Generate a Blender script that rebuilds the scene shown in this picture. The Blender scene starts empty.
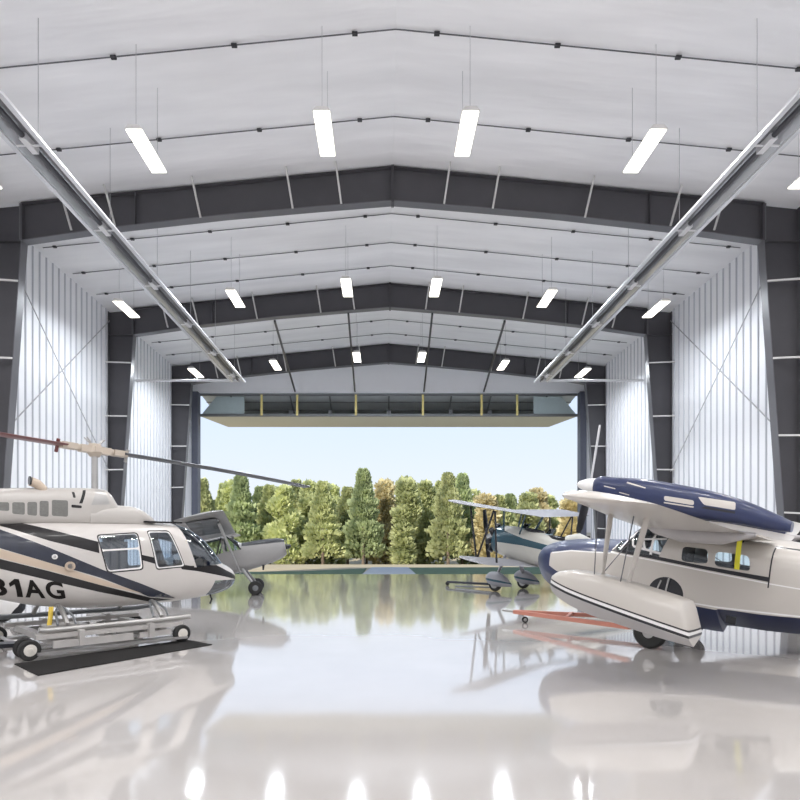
import bpy, bmesh, math, random
from mathutils import Vector, Matrix
random.seed(11)
PI = math.pi
C = bpy.context.scene.collection

# ------------------------------------------------------------------ materials
def new_mat(name):
    m = bpy.data.materials.new(name); m.use_nodes = True
    nt = m.node_tree
    return m, nt, nt.nodes.get('Principled BSDF')

def mat(name, col, rough=.5, metal=0., var=.06, scale=6., bump=0., spec=.5, coat=0., lining=None, emit=None, emit_s=0.):
    """painted surface: base colour broken up by a little object-space noise"""
    m, nt, b = new_mat(name)
    L = nt.links
    tc = nt.nodes.new('ShaderNodeTexCoord')
    nz = nt.nodes.new('ShaderNodeTexNoise'); nz.inputs['Scale'].default_value = scale; nz.inputs['Detail'].default_value = 3
    L.new(tc.outputs['Object'], nz.inputs['Vector'])
    mx = nt.nodes.new('ShaderNodeMix'); mx.data_type = 'RGBA'
    lo = [max(0, c * (1 - var)) for c in col]; hi = [min(1, c * (1 + var)) for c in col]
    mx.inputs[6].default_value = (*lo, 1); mx.inputs[7].default_value = (*hi, 1)
    L.new(nz.outputs['Fac'], mx.inputs[0])
    out = mx.outputs[2]
    if lining is not None:
        ge = nt.nodes.new('ShaderNodeNewGeometry')
        m2 = nt.nodes.new('ShaderNodeMix'); m2.data_type = 'RGBA'
        L.new(ge.outputs['Backfacing'], m2.inputs[0]); L.new(out, m2.inputs[6]); m2.inputs[7].default_value = (*lining, 1)
        out = m2.outputs[2]
    L.new(out, b.inputs['Base Color'])
    b.inputs['Roughness'].default_value = rough; b.inputs['Metallic'].default_value = metal
    b.inputs['Specular IOR Level'].default_value = spec; b.inputs['Coat Weight'].default_value = coat
    b.inputs['Coat Roughness'].default_value = .08
    if emit:
        b.inputs['Emission Color'].default_value = (*emit, 1); b.inputs['Emission Strength'].default_value = emit_s
    if bump:
        bp = nt.nodes.new('ShaderNodeBump'); bp.inputs['Strength'].default_value = bump; bp.inputs['Distance'].default_value = .05
        L.new(nz.outputs['Fac'], bp.inputs['Height']); L.new(bp.outputs['Normal'], b.inputs['Normal'])
    return m

def glass_mat(name, tint, ior=1.5, rough=.02):
    m, nt, b = new_mat(name); nt.nodes.remove(b)
    L = nt.links; out = nt.nodes['Material Output']
    tr = nt.nodes.new('ShaderNodeBsdfTransparent'); gl = nt.nodes.new('ShaderNodeBsdfGlossy'); gl.inputs['Roughness'].default_value = rough
    gl.inputs['Color'].default_value = (.9, .95, 1, 1)
    nz = nt.nodes.new('ShaderNodeTexNoise'); nz.inputs['Scale'].default_value = 3
    mc = nt.nodes.new('ShaderNodeMix'); mc.data_type = 'RGBA'
    mc.inputs[6].default_value = (*[c * .92 for c in tint], 1); mc.inputs[7].default_value = (*tint, 1)
    L.new(nz.outputs['Fac'], mc.inputs[0]); L.new(mc.outputs[2], tr.inputs['Color'])
    fr = nt.nodes.new('ShaderNodeFresnel'); fr.inputs['IOR'].default_value = ior
    ms = nt.nodes.new('ShaderNodeMixShader')
    L.new(fr.outputs[0], ms.inputs[0]); L.new(tr.outputs[0], ms.inputs[1]); L.new(gl.outputs[0], ms.inputs[2])
    L.new(ms.outputs[0], out.inputs['Surface'])
    return m

M = {}
M['white'] = mat('white_liner', (.88, .89, .92), .55, var=.02, scale=1.5)
M['rib'] = mat('liner_rib', (.52, .53, .58), .5, var=.02)
M['steel'] = mat('charcoal_steel', (.075, .073, .081), .55, var=.10, scale=2, spec=.35)
M['lit_flange'] = mat('lit_flange_grey', (.13, .13, .145), .35, var=.08, scale=2)  # same steel, coloured lighter for the light on the inner flanges
M['brace'] = mat('galvanised_brace', (.62, .61, .60), .4, metal=.2)
M['cable'] = mat('dark_cable', (.10, .10, .11), .5)
M['clip'] = mat('cable_clip', (.03, .03, .035), .5)
M['alu'] = mat('polished_aluminium', (.60, .61, .64), .25, metal=.55, var=.2, scale=1.2)
M['edge'] = mat('bright_aluminium_edge', (.66, .67, .70), .3, metal=.25)
M['thread'] = mat('thin_grey_wire', (.40, .40, .42), .5)
M['tube'] = mat('burner_tube_steel', (.10, .10, .11), .35, metal=.7)
M['pipe'] = mat('white_vent_pipe', (.66, .66, .68), .4)
M['lamp'] = mat('lit_diffuser', (.95, .93, .88), .5, emit=(1, .95, .85), emit_s=4.0)
M['housing'] = mat('lamp_housing', (.75, .74, .72), .4)
M['jamb'] = mat('dark_blue_grey_jamb', (.12, .13, .17), .45)
M['doorskin'] = mat('cream_door_skin', (.66, .63, .54), .45, var=.04)
M['doorin'] = mat('door_inner_sheet', (.56, .60, .62), .4, var=.12, scale=2)
M['doorframe'] = mat('door_steel', (.15, .16, .17), .4)
M['strap'] = mat('pale_yellow_strap', (.78, .66, .26), .6)
M['yellow'] = mat('yellow_webbing', (.62, .44, .06), .6)
M['acid'] = mat('bright_yellow_ribbon', (.80, .75, .05), .6)
M['doorglass'] = mat('pale_translucent_panel', (.48, .58, .60), .25)
# aircraft
LIN = (.17, .17, .18)
M['heli'] = mat('heli_warm_white', (.56, .53, .505), .3, var=.035, scale=3, coat=.5, lining=LIN)
M['cowl'] = mat('heli_cowl_beige', (.47, .445, .42), .35, var=.05, scale=4, coat=.2)
M['black'] = mat('gloss_black_stripe', (.012, .011, .012), .35, var=.2, coat=.15, spec=.35, lining=LIN)
M['navystripe'] = mat('dark_navy_stripe', (.016, .02, .036), .25, var=.3, scale=8, coat=.3, lining=LIN)
M['tan'] = mat('tan_stripe', (.52, .42, .33), .3, var=.04, lining=LIN)
M['letter'] = mat('letter_brown_black', (.012, .010, .009), .6, spec=.2)
M['darkglass'] = glass_mat('smoked_aircraft_glass', (.74, .84, .92), 2.3)
M['clearglass'] = glass_mat('clear_aircraft_glass', (.86, .95, .98), 1.6)
M['louvre'] = mat('grey_louvre_mesh', (.17, .17, .16), .5, var=.3, scale=30)
M['maroon'] = mat('maroon_blade', (.14, .035, .035), .3, var=.1)
M['bladegrey'] = mat('dark_blade', (.06, .065, .08), .35)
M['grip'] = mat('tan_blade_grip', (.50, .43, .36), .4, var=.08)
M['metal'] = mat('bare_metal', (.42, .41, .40), .35, metal=.7, var=.1)
M['dolly'] = mat('dolly_grey_paint', (.46, .44, .425), .4, var=.15, scale=5)
M['rubber'] = mat('black_rubber', (.018, .018, .018), .75, var=.2)
M['hub'] = mat('wheel_hub_cream', (.66, .63, .58), .4)
M['mat'] = mat('black_floor_strip', (.018, .017, .017), .8, var=.2, scale=10, spec=.15)
M['seat'] = mat('dark_seat', (.05, .05, .055), .7)
M['cream'] = mat('amphibian_cream', (.54, .505, .465), .3, var=.03, scale=2, coat=.4, lining=(.45, .44, .43))
M['navy'] = mat('amphibian_navy', (.012, .022, .080), .35, var=.15, scale=3, coat=.2, lining=LIN)
M['wline'] = mat('white_coachline', (.80, .79, .78), .3, lining=LIN)
M['floatgrey'] = mat('float_bottom_grey', (.40, .38, .38), .35, var=.05)
M['dark'] = mat('near_black', (.012, .013, .018), .3, var=.3, lining=LIN)
M['red'] = mat('faded_red_tow_bar', (.50, .20, .145), .45, var=.15)
M['teal'] = mat('biplane_teal', (.006, .055, .085), .3, var=.1, coat=.6)
M['bcream'] = mat('biplane_cream', (.50, .49, .45), .35, var=.05)
M['fabric'] = mat('biplane_silver_fabric', (.31, .31, .335), .5, var=.06)
M['greyplane'] = mat('taildragger_grey', (.27, .265, .265), .35, var=.06, coat=.2)
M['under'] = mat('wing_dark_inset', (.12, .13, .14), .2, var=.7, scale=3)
M['chrome'] = mat('chrome_nose', (.8, .83, .88), .1, metal=1)

# ------------------------------------------------------------------ mesh helper
class MB:
    def __init__(s): s.bm = bmesh.new()
    def box(s, c, size, m=0, rot=None):
        v = []
        for dx in (-.5, .5):
            for dy in (-.5, .5):
                for dz in (-.5, .5):
                    p = Vector((dx * size[0], dy * size[1], dz * size[2]))
                    if rot is not None: p = rot @ p
                    v.append(s.bm.verts.new(p + Vector(c)))
        for f in ((0, 1, 3, 2), (4, 6, 7, 5), (0, 4, 5, 1), (2, 3, 7, 6), (0, 2, 6, 4), (1, 5, 7, 3)):
            s.bm.faces.new([v[i] for i in f]).material_index = m
        return s
    def beam(s, a, b, w, h, m=0, up=(0, 0, 1)):
        a = Vector(a); b = Vector(b); d = b - a
        z = d.normalized(); u = Vector(up)
        if abs(z.dot(u)) > .98: u = Vector((0, 1, 0))
        x = z.cross(u).normalized(); y = x.cross(z)
        R = Matrix((x, y, z)).transposed()
        return s.box((a + b) / 2, (w, h, d.length), m, R)
    def rings(s, rings, m=0, cap=True, closed=True, mf=None):
        vv = [[s.bm.verts.new(p) for p in r] for r in rings]
        n = len(vv[0])
        for i in range(len(vv) - 1):
            for j in range(n if closed else n - 1):
                k = (j + 1) % n
                try:
                    f = s.bm.faces.new((vv[i][j], vv[i][k], vv[i + 1][k], vv[i + 1][j]))
                    f.material_index = mf(i, j) if mf else m
                except ValueError: pass
        if cap:
            for r in (vv[0], vv[-1]):
                try: s.bm.faces.new(r).material_index = m
                except ValueError: pass
        return s
    def tube(s, a, b, r0, r1=None, n=10, m=0, flat=1.):
        a = Vector(a); b = Vector(b); r1 = r0 if r1 is None else r1
        z = (b - a).normalized(); u = Vector((0, 0, 1)) if abs(z.z) < .95 else Vector((0, 1, 0))
        x = z.cross(u).normalized(); y = x.cross(z)
        def ring(c, r): return [c + x * (math.cos(t) * r * flat) + y * (math.sin(t) * r) for t in [2 * PI * k / n for k in range(n)]]
        return s.rings([ring(a, r0), ring(b, r1)], m)
    def path(s, pts, r, n=8, m=0):
        pts = [Vector(p) for p in pts]; rs = []
        for i, p in enumerate(pts):
            d = (pts[min(i + 1, len(pts) - 1)] - pts[max(i - 1, 0)]).normalized()
            u = Vector((0, 0, 1)) if abs(d.z) < .95 else Vector((0, 1, 0))
            x = d.cross(u).normalized(); y = x.cross(d)
            rs.append([p + x * (math.cos(t) * r) + y * (math.sin(t) * r) for t in [2 * PI * k / n for k in range(n)]])
        return s.rings(rs, m)
    def lathe(s, prof, c, axis='y', n=24, m=0):
        """prof: list of (radius, offset along axis)"""
        c = Vector(c); rs = []
        for r, h in prof:
            ring = []
            for k in range(n):
                t = 2 * PI * k / n; a, b = math.cos(t) * r, math.sin(t) * r
                ring.append(c + (Vector((a, h, b)) if axis == 'y' else Vector((h, a, b)) if axis == 'x' else Vector((a, b, h))))
            rs.append(ring)
        return s.rings(rs, m)
    def prism(s, poly, y0, y1, m=0):
        """polygon in xz extruded along y"""
        return s.rings([[Vector((x, y0, z)) for x, z in poly], [Vector((x, y1, z)) for x, z in poly]], m)
    def quad(s, pts, m=0):
        s.bm.faces.new([s.bm.verts.new(p) for p in pts]).material_index = m; return s
    def build(s, name, mats, parent=None, smooth=True, recalc=True, ang=38):
        bm = s.bm
        if recalc: bmesh.ops.recalc_face_normals(bm, faces=bm.faces[:])
        if smooth:
            for f in bm.faces: f.smooth = True
            for e in bm.edges:
                if len(e.link_faces) == 2 and e.calc_face_angle(0) > math.radians(ang): e.smooth = False
        me = bpy.data.meshes.new(name); bm.to_mesh(me); bm.free()
        if not isinstance(mats, (list, tuple)): mats = [mats]
        for k in mats: me.materials.append(M[k])
        o = bpy.data.objects.new(name, me); C.objects.link(o)
        if parent: o.parent = parent
        return o

def tag(o, label=None, cat=None, group=None, kind=None):
    if label: o['label'] = label
    if cat: o['category'] = cat
    if group: o['group'] = group
    if kind: o['kind'] = kind
    return o
def thing(name, label, cat, loc=(0, 0, 0), rot=(0, 0, 0), group=None):
    o = bpy.data.objects.new(name, None); C.objects.link(o); o.location = loc; o.rotation_euler = rot
    o.empty_display_size = .3
    return tag(o, label, cat, group)
def struct(o, label=None): return tag(o, label, None, None, 'structure')
def dup(root):
    r = root.copy(); C.objects.link(r)
    for ch in list(root.children):
        c = ch.copy(); C.objects.link(c); c.parent = r
        for g in list(ch.children):
            d = g.copy(); C.objects.link(d); d.parent = c
    return r
ORD = ['first', 'second', 'third', 'fourth', 'fifth', 'sixth', 'seventh', 'eighth', 'ninth', 'tenth', 'eleventh', 'twelfth',
       'thirteenth', 'fourteenth', 'fifteenth', 'sixteenth', 'seventeenth', 'eighteenth', 'nineteenth', 'twentieth']

# ------------------------------------------------------------------ lofted bodies
def catmull(xs, vals, x):
    n = len(xs)
    if x <= xs[0]: return vals[0]
    if x >= xs[-1]: return vals[-1]
    i = max(k for k in range(n - 1) if xs[k] <= x)
    h = xs[i + 1] - xs[i]; t = (x - xs[i]) / h
    def slope(k):
        if k == 0 or k == n - 1: return [0. for _ in vals[0]] if False else [(vals[min(k + 1, n - 1)][q] - vals[max(k - 1, 0)][q]) / (xs[min(k + 1, n - 1)] - xs[max(k - 1, 0)]) for q in range(len(vals[0]))]
        out = []
        for q in range(len(vals[0])):
            a = (vals[k][q] - vals[k - 1][q]) / (xs[k] - xs[k - 1]); b = (vals[k + 1][q] - vals[k][q]) / (xs[k + 1] - xs[k])
            out.append(0. if a * b <= 0 else 2 * a * b / (a + b))
        return out
    m0, m1 = slope(i), slope(i + 1); r = []
    for q in range(len(vals[0])):
        p0, p1 = vals[i][q], vals[i + 1][q]
        r.append((2*t**3-3*t*t+1)*p0 + (t**3-2*t*t+t)*h*m0[q] + (-2*t**3+3*t*t)*p1 + (t**3-t*t)*h*m1[q])
    return r

class Body:
    """stations: list of (x, params...); prof(params) -> half profile [(y,z)] from bottom centre to top centre, y >= 0"""
    def __init__(s, stations, prof):
        st = sorted(stations, key=lambda a: a[0]); s.xs = [a[0] for a in st]; s.v = [list(a[1:]) for a in st]; s.prof = prof
    def half(s, x): return s.prof(catmull(s.xs, s.v, x))
    def y_at(s, x, z):
        h = s.half(x); best = 0
        for (y0, z0), (y1, z1) in zip(h, h[1:]):
            lo, hi = min(z0, z1), max(z0, z1)
            if lo <= z <= hi and hi > lo: best = max(best, y0 + (y1 - y0) * (z - z0) / (z1 - z0))
        return best
    def mesh(s, step, mf=None, m=0, yc=0):
        xs = set(s.xs); x = s.xs[0]
        while x < s.xs[-1]: xs.add(round(x, 4)); x += step
        out = []
        for x in sorted(xs):
            if out and x - out[-1] < step * .25 and x not in s.xs: continue
            out.append(x)
        b = MB(); rs = []
        for x in out:
            h = s.half(x)
            rs.append([Vector((x, yc + y, z)) for y, z in h] + [Vector((x, yc - y, z)) for y, z in h[-2:0:-1]])
        b.rings(rs, m)
        bmesh.ops.recalc_face_normals(b.bm, faces=b.bm.faces[:])
        if mf:
            for f in b.bm.faces:
                k = mf(f.calc_center_median()); f.material_index = k if k is not None else f.material_index
        return b

def superprof(K=20):
    def f(p):                                   # zb, zt, w, n
        zb, zt, w, n = p; c = (zb + zt) / 2; h = (zt - zb) / 2; out = []
        for k in range(K + 1):
            t = -PI / 2 + PI * k / K
            cs, sn = math.cos(t), math.sin(t)
            out.append((w * max(0., cs) ** (2 / n), c + h * math.copysign(abs(sn) ** (2 / n), sn)))
        out[0] = (0., zb); out[-1] = (0., zt)
        return out
    return f

def inside(poly, x, z):
    c = False; n = len(poly)
    for i in range(n):
        x0, z0 = poly[i]; x1, z1 = poly[(i + 1) % n]
        if (z0 > z) != (z1 > z) and x < (x1 - x0) * (z - z0) / (z1 - z0) + x0: c = not c
    return c
def paint(b, poly, m, side=0, over=None, zmin=-9):
    """cut the skin along the polygon seen from the side (xz) and give the faces inside it material m"""
    bm = b.bm; n = len(poly)
    x0 = min(p[0] for p in poly) - .02; x1 = max(p[0] for p in poly) + .02; z0 = min(p[1] for p in poly) - .02; z1 = max(p[1] for p in poly) + .02
    for i in range(n):
        a, c = poly[i], poly[(i + 1) % n]
        d = Vector((c[0] - a[0], 0, c[1] - a[1]))
        if d.length < 1e-4: continue
        fs = []
        for f in bm.faces:
            ct = [v.co for v in f.verts]
            if max(p.x for p in ct) < x0 or min(p.x for p in ct) > x1 or max(p.z for p in ct) < z0 or min(p.z for p in ct) > z1: continue
            fs.append(f)
        geom = set(fs)
        for f in fs: geom.update(f.edges); geom.update(f.verts)
        bmesh.ops.bisect_plane(bm, geom=list(geom), dist=1e-5, plane_co=Vector((a[0], 0, a[1])), plane_no=Vector((-d.z, 0, d.x)))
    for f in bm.faces:
        c = f.calc_center_median()
        if side and c.y * side < 0: continue
        if over is not None and f.material_index not in over: continue
        if inside(poly, c.x, c.z): f.material_index = m
def extract(b, m, keep=False):
    """take the faces with material m out of the skin as a new mesh"""
    nb = MB(); mp = {}
    fs = [f for f in b.bm.faces if f.material_index == m]
    for f in fs:
        vs = []
        for v in f.verts:
            if v not in mp: mp[v] = nb.bm.verts.new(v.co)
            vs.append(mp[v])
        nb.bm.faces.new(vs)
    if not keep: bmesh.ops.delete(b.bm, geom=fs, context='FACES')
    return nb
def islands(nb):
    bm = nb.bm; bm.verts.index_update(); left = set(bm.faces); out = []
    while left:
        st = [left.pop()]; comp = [st[0]]
        while st:
            f = st.pop()
            for v in f.verts:
                for g_ in v.link_faces:
                    if g_ in left: left.discard(g_); comp.append(g_); st.append(g_)
        out.append(comp)
    res = []
    for comp in out:
        n2 = MB(); mp = {}
        for f in comp:
            vs = []
            for v in f.verts:
                if v not in mp: mp[v] = n2.bm.verts.new(v.co)
                vs.append(mp[v])
            n2.bm.faces.new(vs)
        res.append(n2)
    bm.free()
    return res
def panes(nb, name, m, parent, **k):
    for i in islands(nb):
        if len(i.bm.faces) > 2: i.build(name, m, parent, recalc=False, **k)
        else: i.bm.free()
def rounded(poly, r=.06, k=4):
    out = []; n = len(poly)
    for i in range(n):
        p = Vector(poly[i]); a = Vector(poly[i - 1]) - p; c = Vector(poly[(i + 1) % n]) - p
        ra = min(r, a.length * .45); rc = min(r, c.length * .45); A = p + a.normalized() * ra; B = p + c.normalized() * rc
        for q in range(k + 1):
            t = q / k; w = A * (1 - t) ** 2 + p * (2 * t * (1 - t)) + B * t * t; out.append((w.x, w.y))
    return out
def inset(poly, d):
    cx = sum(p[0] for p in poly) / len(poly); cz = sum(p[1] for p in poly) / len(poly); out = []
    for x, z in poly:
        v = Vector((x - cx, z - cz)); l = v.length; out.append((cx + v.x * (l - d * 1.3) / l, cz + v.y * (l - d * 1.3) / l))
    return out

def airfoil(le, chord, th, n=10, flat=.35):
    """closed section in xz; le leading edge at +x side"""
    x0, y0, z0 = le; up = []; lo = []
    for k in range(n + 1):
        t = (1 - math.cos(PI * k / n)) / 2
        yt = th * 5 * (.2969 * math.sqrt(t) - .126 * t - .3516 * t * t + .2843 * t ** 3 - .1036 * t ** 4)
        up.append(Vector((x0 - t * chord, y0, z0 + yt))); lo.append(Vector((x0 - t * chord, y0, z0 - yt * flat)))
    return up + lo[-2:0:-1]
def wing(b, secs, m=0, tip=True, flat=.35, tipmin=.25):
    """secs: (x_le, y, z, chord, thickness)"""
    rs = [airfoil(s[:3], s[3], s[4], flat=flat) for s in secs]
    if tip:
        x, y, z, c, t = secs[-1]; sg = 1 if y > secs[0][1] else -1
        for k in range(1, 5):
            a = k / 4 * PI / 2 * .94; cs = math.cos(a); sc = tipmin + (1 - tipmin) * cs
            rs.append(airfoil((x - c * (1 - sc) * .45, y + sg * c * .22 * math.sin(a), z), c * sc, t * max(.12, cs), flat=flat))
    b.rings(rs, m)
    return b
def wheel(parent, c, r, w, hubmat='hub', name='wheel', hr=.57):
    t = MB().lathe([(r * .55, -w / 2), (r * .85, -w / 2), (r * .97, -w * .32), (r, 0), (r * .97, w * .32), (r * .85, w / 2), (r * .55, w / 2)], c, n=26).build(name, 'rubber', parent)
    h = MB().lathe([(.001, -w * .60), (r * .2, -w * .60), (r * .25, -w * .53), (r * hr * .9, -w * .53), (r * hr, -w * .50), (r * hr, w * .50), (r * hr * .9, w * .53), (r * .25, w * .53), (r * .2, w * .60), (.001, w * .60)], c, n=20).build('hub', hubmat, t)
    return t

# ================================================================== the setting
X0 = .26; HW = 12.2; XL = X0 - HW; XR = X0 + HW
EAVE = 11.9; SL = .098; RIDGE = EAVE + HW * SL
YB = -4.0; YE = 35.1
FY = [17.54, 25.3, 32.85]
def roof_z(x): return RIDGE - abs(x - X0) * SL

# floor: polished epoxy
def floor_layer():
    m, nt, b = new_mat('polished_epoxy_floor'); L = nt.links
    tc = nt.nodes.new('ShaderNodeTexCoord')
    nz = nt.nodes.new('ShaderNodeTexNoise'); nz.inputs['Scale'].default_value = .35; nz.inputs['Detail'].default_value = 4
    L.new(tc.outputs['Object'], nz.inputs['Vector'])
    r = nt.nodes.new('ShaderNodeValToRGB')
    r.color_ramp.elements[0].position = .3; r.color_ramp.elements[0].color = (.46, .435, .42, 1)
    r.color_ramp.elements[1].position = .75; r.color_ramp.elements[1].color = (.53, .505, .49, 1)
    L.new(nz.outputs['Fac'], r.inputs[0]); L.new(r.outputs[0], b.inputs['Base Color'])
    b.inputs['Roughness'].default_value = .075; b.inputs['Specular IOR Level'].default_value = .9; b.inputs['IOR'].default_value = 1.75
    b.inputs['Coat Weight'].default_value = .5; b.inputs['Coat Roughness'].default_value = .05
    n2 = nt.nodes.new('ShaderNodeTexNoise'); n2.inputs['Scale'].default_value = 1.1; n2.inputs['Detail'].default_value = 2
    L.new(tc.outputs['Object'], n2.inputs['Vector'])
    bp = nt.nodes.new('ShaderNodeBump'); bp.inputs['Strength'].default_value = .035; bp.inputs['Distance'].default_value = .03
    L.new(n2.outputs['Fac'], bp.inputs['Height']); L.new(bp.outputs['Normal'], b.inputs['Normal'])
    return m
M['floor'] = floor_layer()
struct(MB().box(((XL + XR) / 2, (YB + YE) / 2, -.1), (XR - XL + .4, YE - YB, .2)).build('floor', 'floor', smooth=False), 'glossy pale epoxy hangar floor')

# ceiling: white draped liner, a gentle puff between the purlins
def ceil_mat():
    m, nt, b = new_mat('white_draped_ceiling'); L = nt.links
    tc = nt.nodes.new('ShaderNodeTexCoord')
    mp = nt.nodes.new('ShaderNodeMapping'); mp.inputs['Scale'].default_value = (.12, .9, 1)
    L.new(tc.outputs['Object'], mp.inputs['Vector'])
    nz = nt.nodes.new('ShaderNodeTexNoise'); nz.inputs['Scale'].default_value = 1.6; nz.inputs['Detail'].default_value = 3
    L.new(mp.outputs[0], nz.inputs['Vector'])
    r = nt.nodes.new('ShaderNodeValToRGB')
    r.color_ramp.elements[0].position = .3; r.color_ramp.elements[0].color = (.80, .80, .82, 1)
    r.color_ramp.elements[1].position = .7; r.color_ramp.elements[1].color = (.92, .92, .94, 1)
    L.new(nz.outputs['Fac'], r.inputs[0]); L.new(r.outputs[0], b.inputs['Base Color'])
    b.inputs['Roughness'].default_value = .6
    bp = nt.nodes.new('ShaderNodeBump'); bp.inputs['Strength'].default_value = .25; bp.inputs['Distance'].default_value = .2
    L.new(nz.outputs['Fac'], bp.inputs['Height']); L.new(bp.outputs['Normal'], b.inputs['Normal'])
    return m
M['ceil'] = ceil_mat()
b = MB()
poly = [(XL - .2, EAVE - .02), (X0, RIDGE), (XR + .2, EAVE - .02), (XR + .2, EAVE + .25), (X0, RIDGE + .25), (XL - .2, EAVE + .25)]
b.prism(poly, YB, YE)
struct(b.build('ceiling', 'ceil', smooth=False), 'white draped fabric ceiling under the pitched roof')

def side_wall(name, x, sgn):
    b = MB(); b.box((x + sgn * .1, (YB + YE) / 2, EAVE / 2), (.2, YE - YB, EAVE))
    y = YB + .2
    while y < YE:                                   # standing ribs of the liner panels
        b.prism([(x, 0), (x, 0)], 0, 0) if False else None
        rs = [[Vector((x + .002 * sgn, y - .045, z)), Vector((x - .032 * sgn, y - .02, z)), Vector((x - .032 * sgn, y + .02, z)), Vector((x + .002 * sgn, y + .045, z))] for z in (.02, EAVE - .02)]
        b.rings(rs, 1); y += .4
    return struct(b.build(name, ['white', 'rib'], smooth=False), 'white vertically ribbed metal liner wall')
side_wall('wall_left', XL, -1); side_wall('wall_right', XR, 1)
struct(MB().box((X0, YB - .1, EAVE / 2 + .5), (2 * HW + .4, .2, EAVE + 1)).build('wall_back', 'white', smooth=False), 'white wall closing the back of the hangar')
# front gable wall round the door opening
OX0, OX1, OZ = -11.2, 11.8, 10.95
b = MB()
b.prism([(XL, OZ), (XR, OZ), (XR, EAVE), (X0, RIDGE), (XL, EAVE)], YE, YE + .2)
b.prism([(XL, 0), (OX0, 0), (OX0, OZ), (XL, OZ)], YE, YE + .2); b.prism([(OX1, 0), (XR, 0), (XR, OZ), (OX1, OZ)], YE, YE + .2)
struct(b.build('wall_front', 'white', smooth=False), 'white gable wall above and beside the big door opening')
b = MB()
b.box((OX0 - .13, YE - .12, OZ / 2), (.36, .24, OZ)); b.box((OX0 + .03, YE + .05, OZ / 2), (.06, .5, OZ))
struct(b.build('trim_1', 'jamb', smooth=False), 'dark steel jamb at the left of the door opening')
b = MB()
b.box((OX1 + .13, YE - .12, OZ / 2), (.36, .24, OZ)); b.box((OX1 - .03, YE + .05, OZ / 2), (.06, .5, OZ))
struct(b.build('trim_2', 'jamb', smooth=False), 'dark steel jamb at the right of the door opening')

# steel portal frames
def ibeam(b, inner, outer, y, fw=.3):
    """inner/outer: matching polylines (x,z) of the two flanges; web between them in the plane y"""
    for i in range(len(inner) - 1):
        b.prism([inner[i], inner[i + 1], outer[i + 1], outer[i]], y - .012, y + .012)
    for line, m in ((inner, 1), (outer, 0)):
        for i in range(len(line) - 1):
            (xa, za), (xb, zb) = line[i], line[i + 1]
            b.beam((xa, y, za), (xb, y, zb), fw, .03, m, up=(0, 1, 0)) if False else b.rings(
                [[Vector((xa + nx, y - fw / 2, za + nz)), Vector((xa + nx, y + fw / 2, za + nz)), Vector((xa - nx, y + fw / 2, za - nz)), Vector((xa - nx, y - fw / 2, za - nz))]
                 if q == 0 else [Vector((xb + nx, y - fw / 2, zb + nz)), Vector((xb + nx, y + fw / 2, zb + nz)), Vector((xb - nx, y + fw / 2, zb - nz)), Vector((xb - nx, y - fw / 2, zb - nz))]
                 for nx, nz in [(-(zb - za) / math.hypot(xb - xa, zb - za) * .014, (xb - xa) / math.hypot(xb - xa, zb - za) * .014)] for q in (0, 1)], m)
def portal(y, label):
    t = thing('steel_frame', label, 'steel frame', (X0, y, 0)); t['kind'] = 'structure'; del t['category']
    D_K, D_R = 1.12, 1.02
    for s in (-1, 1):
        xo = s * (HW - .04); xk = s * (HW - 1.12)
        def rz(x): return RIDGE - .06 - abs(x) * SL
        b = MB(); zk = rz(xk) - D_K
        ibeam(b, [(s * (HW - .34), .02), (xk, zk)], [(xo, .02), (xo, zk)], 0); ibeam(b, [(xk + s * .05, zk + .03), (xk + s * .05, rz(xk) - .02)], [(xo, zk + .03), (xo, rz(xo) - .02)], 0)
        b.box((s * (HW - .18), 0, .02), (.5, .4, .03)); b.box(((xk + xo) / 2, 0, zk), (abs(xk - xo), .28, .035))
        b.build('column', ['steel', 'lit_flange'], t, smooth=False)
        b = MB()
        xs = [xk, s * 8.5, s * 5, s * 2.2, 0]
        dep = [D_K, 1.0, .95, .98, D_R]
        ibeam(b, [(x, rz(x) - d) for x, d in zip(xs, dep)], [(x, rz(x)) for x in xs], 0)
        b.box((xk, 0, rz(xk) - D_K / 2), (.05, .3, D_K)); b.box((s * .02, 0, rz(0) - D_R / 2), (.03, .3, D_R + .1))
        b.box((s * 7.7, 0, rz(7.7) - .5), (.02, .28, .96))
        b.build('rafter', ['steel', 'lit_flange'], t, smooth=False)
        for i, x in enumerate((1.55, 3.0, 5.75, 8.3, 9.6)):
            x *= s; z1 = rz(x); b = MB()
            b.beam((x + s * .12, -.55, z1 + .02), (x - s * .02, -.16, z1 - .98), .045, .045); b.build('flange_brace', 'brace', t, smooth=False)
        for z in (9.55, 7.25, 4.95, 2.65):
            k = (z / zk); xi = s * (HW - .34 + (1.12 - .34) * -k) ; b = MB()
            b.beam((xi, -.16, z + .05), (s * (HW - .05), -.45, z), .05, .05); b.build('flange_brace', 'brace', t, smooth=False)
    return t
portal(FY[0], 'charcoal steel portal frame nearest the camera, tallest in view')
portal(FY[1], 'charcoal steel portal frame in the middle of the hangar')
portal(FY[2], 'charcoal steel portal frame just before the open door')

# banding cables with clips across the ceiling
TR = 3
for y in (7.6, 10.2, 12.8, 15.4, 19.9, 21.8, 23.6, 27.3, 29.2, 31.1):
    b = MB()
    for s in (-1, 1):
        b.tube((X0, y, RIDGE - .05), (X0 + s * (HW - .3), y, roof_z(X0 + HW - .3) - .05), .014, n=6)
        for k in range(5):
            x = X0 + s * (.9 + 2.65 * k); b.box((x, y, roof_z(x) - .06), (.12, .08, .05), 1)
    struct(b.build('trim_%d' % TR, ['cable', 'clip'], smooth=False), 'thin dark banding cable with clips across the white ceiling'); TR += 1
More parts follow.
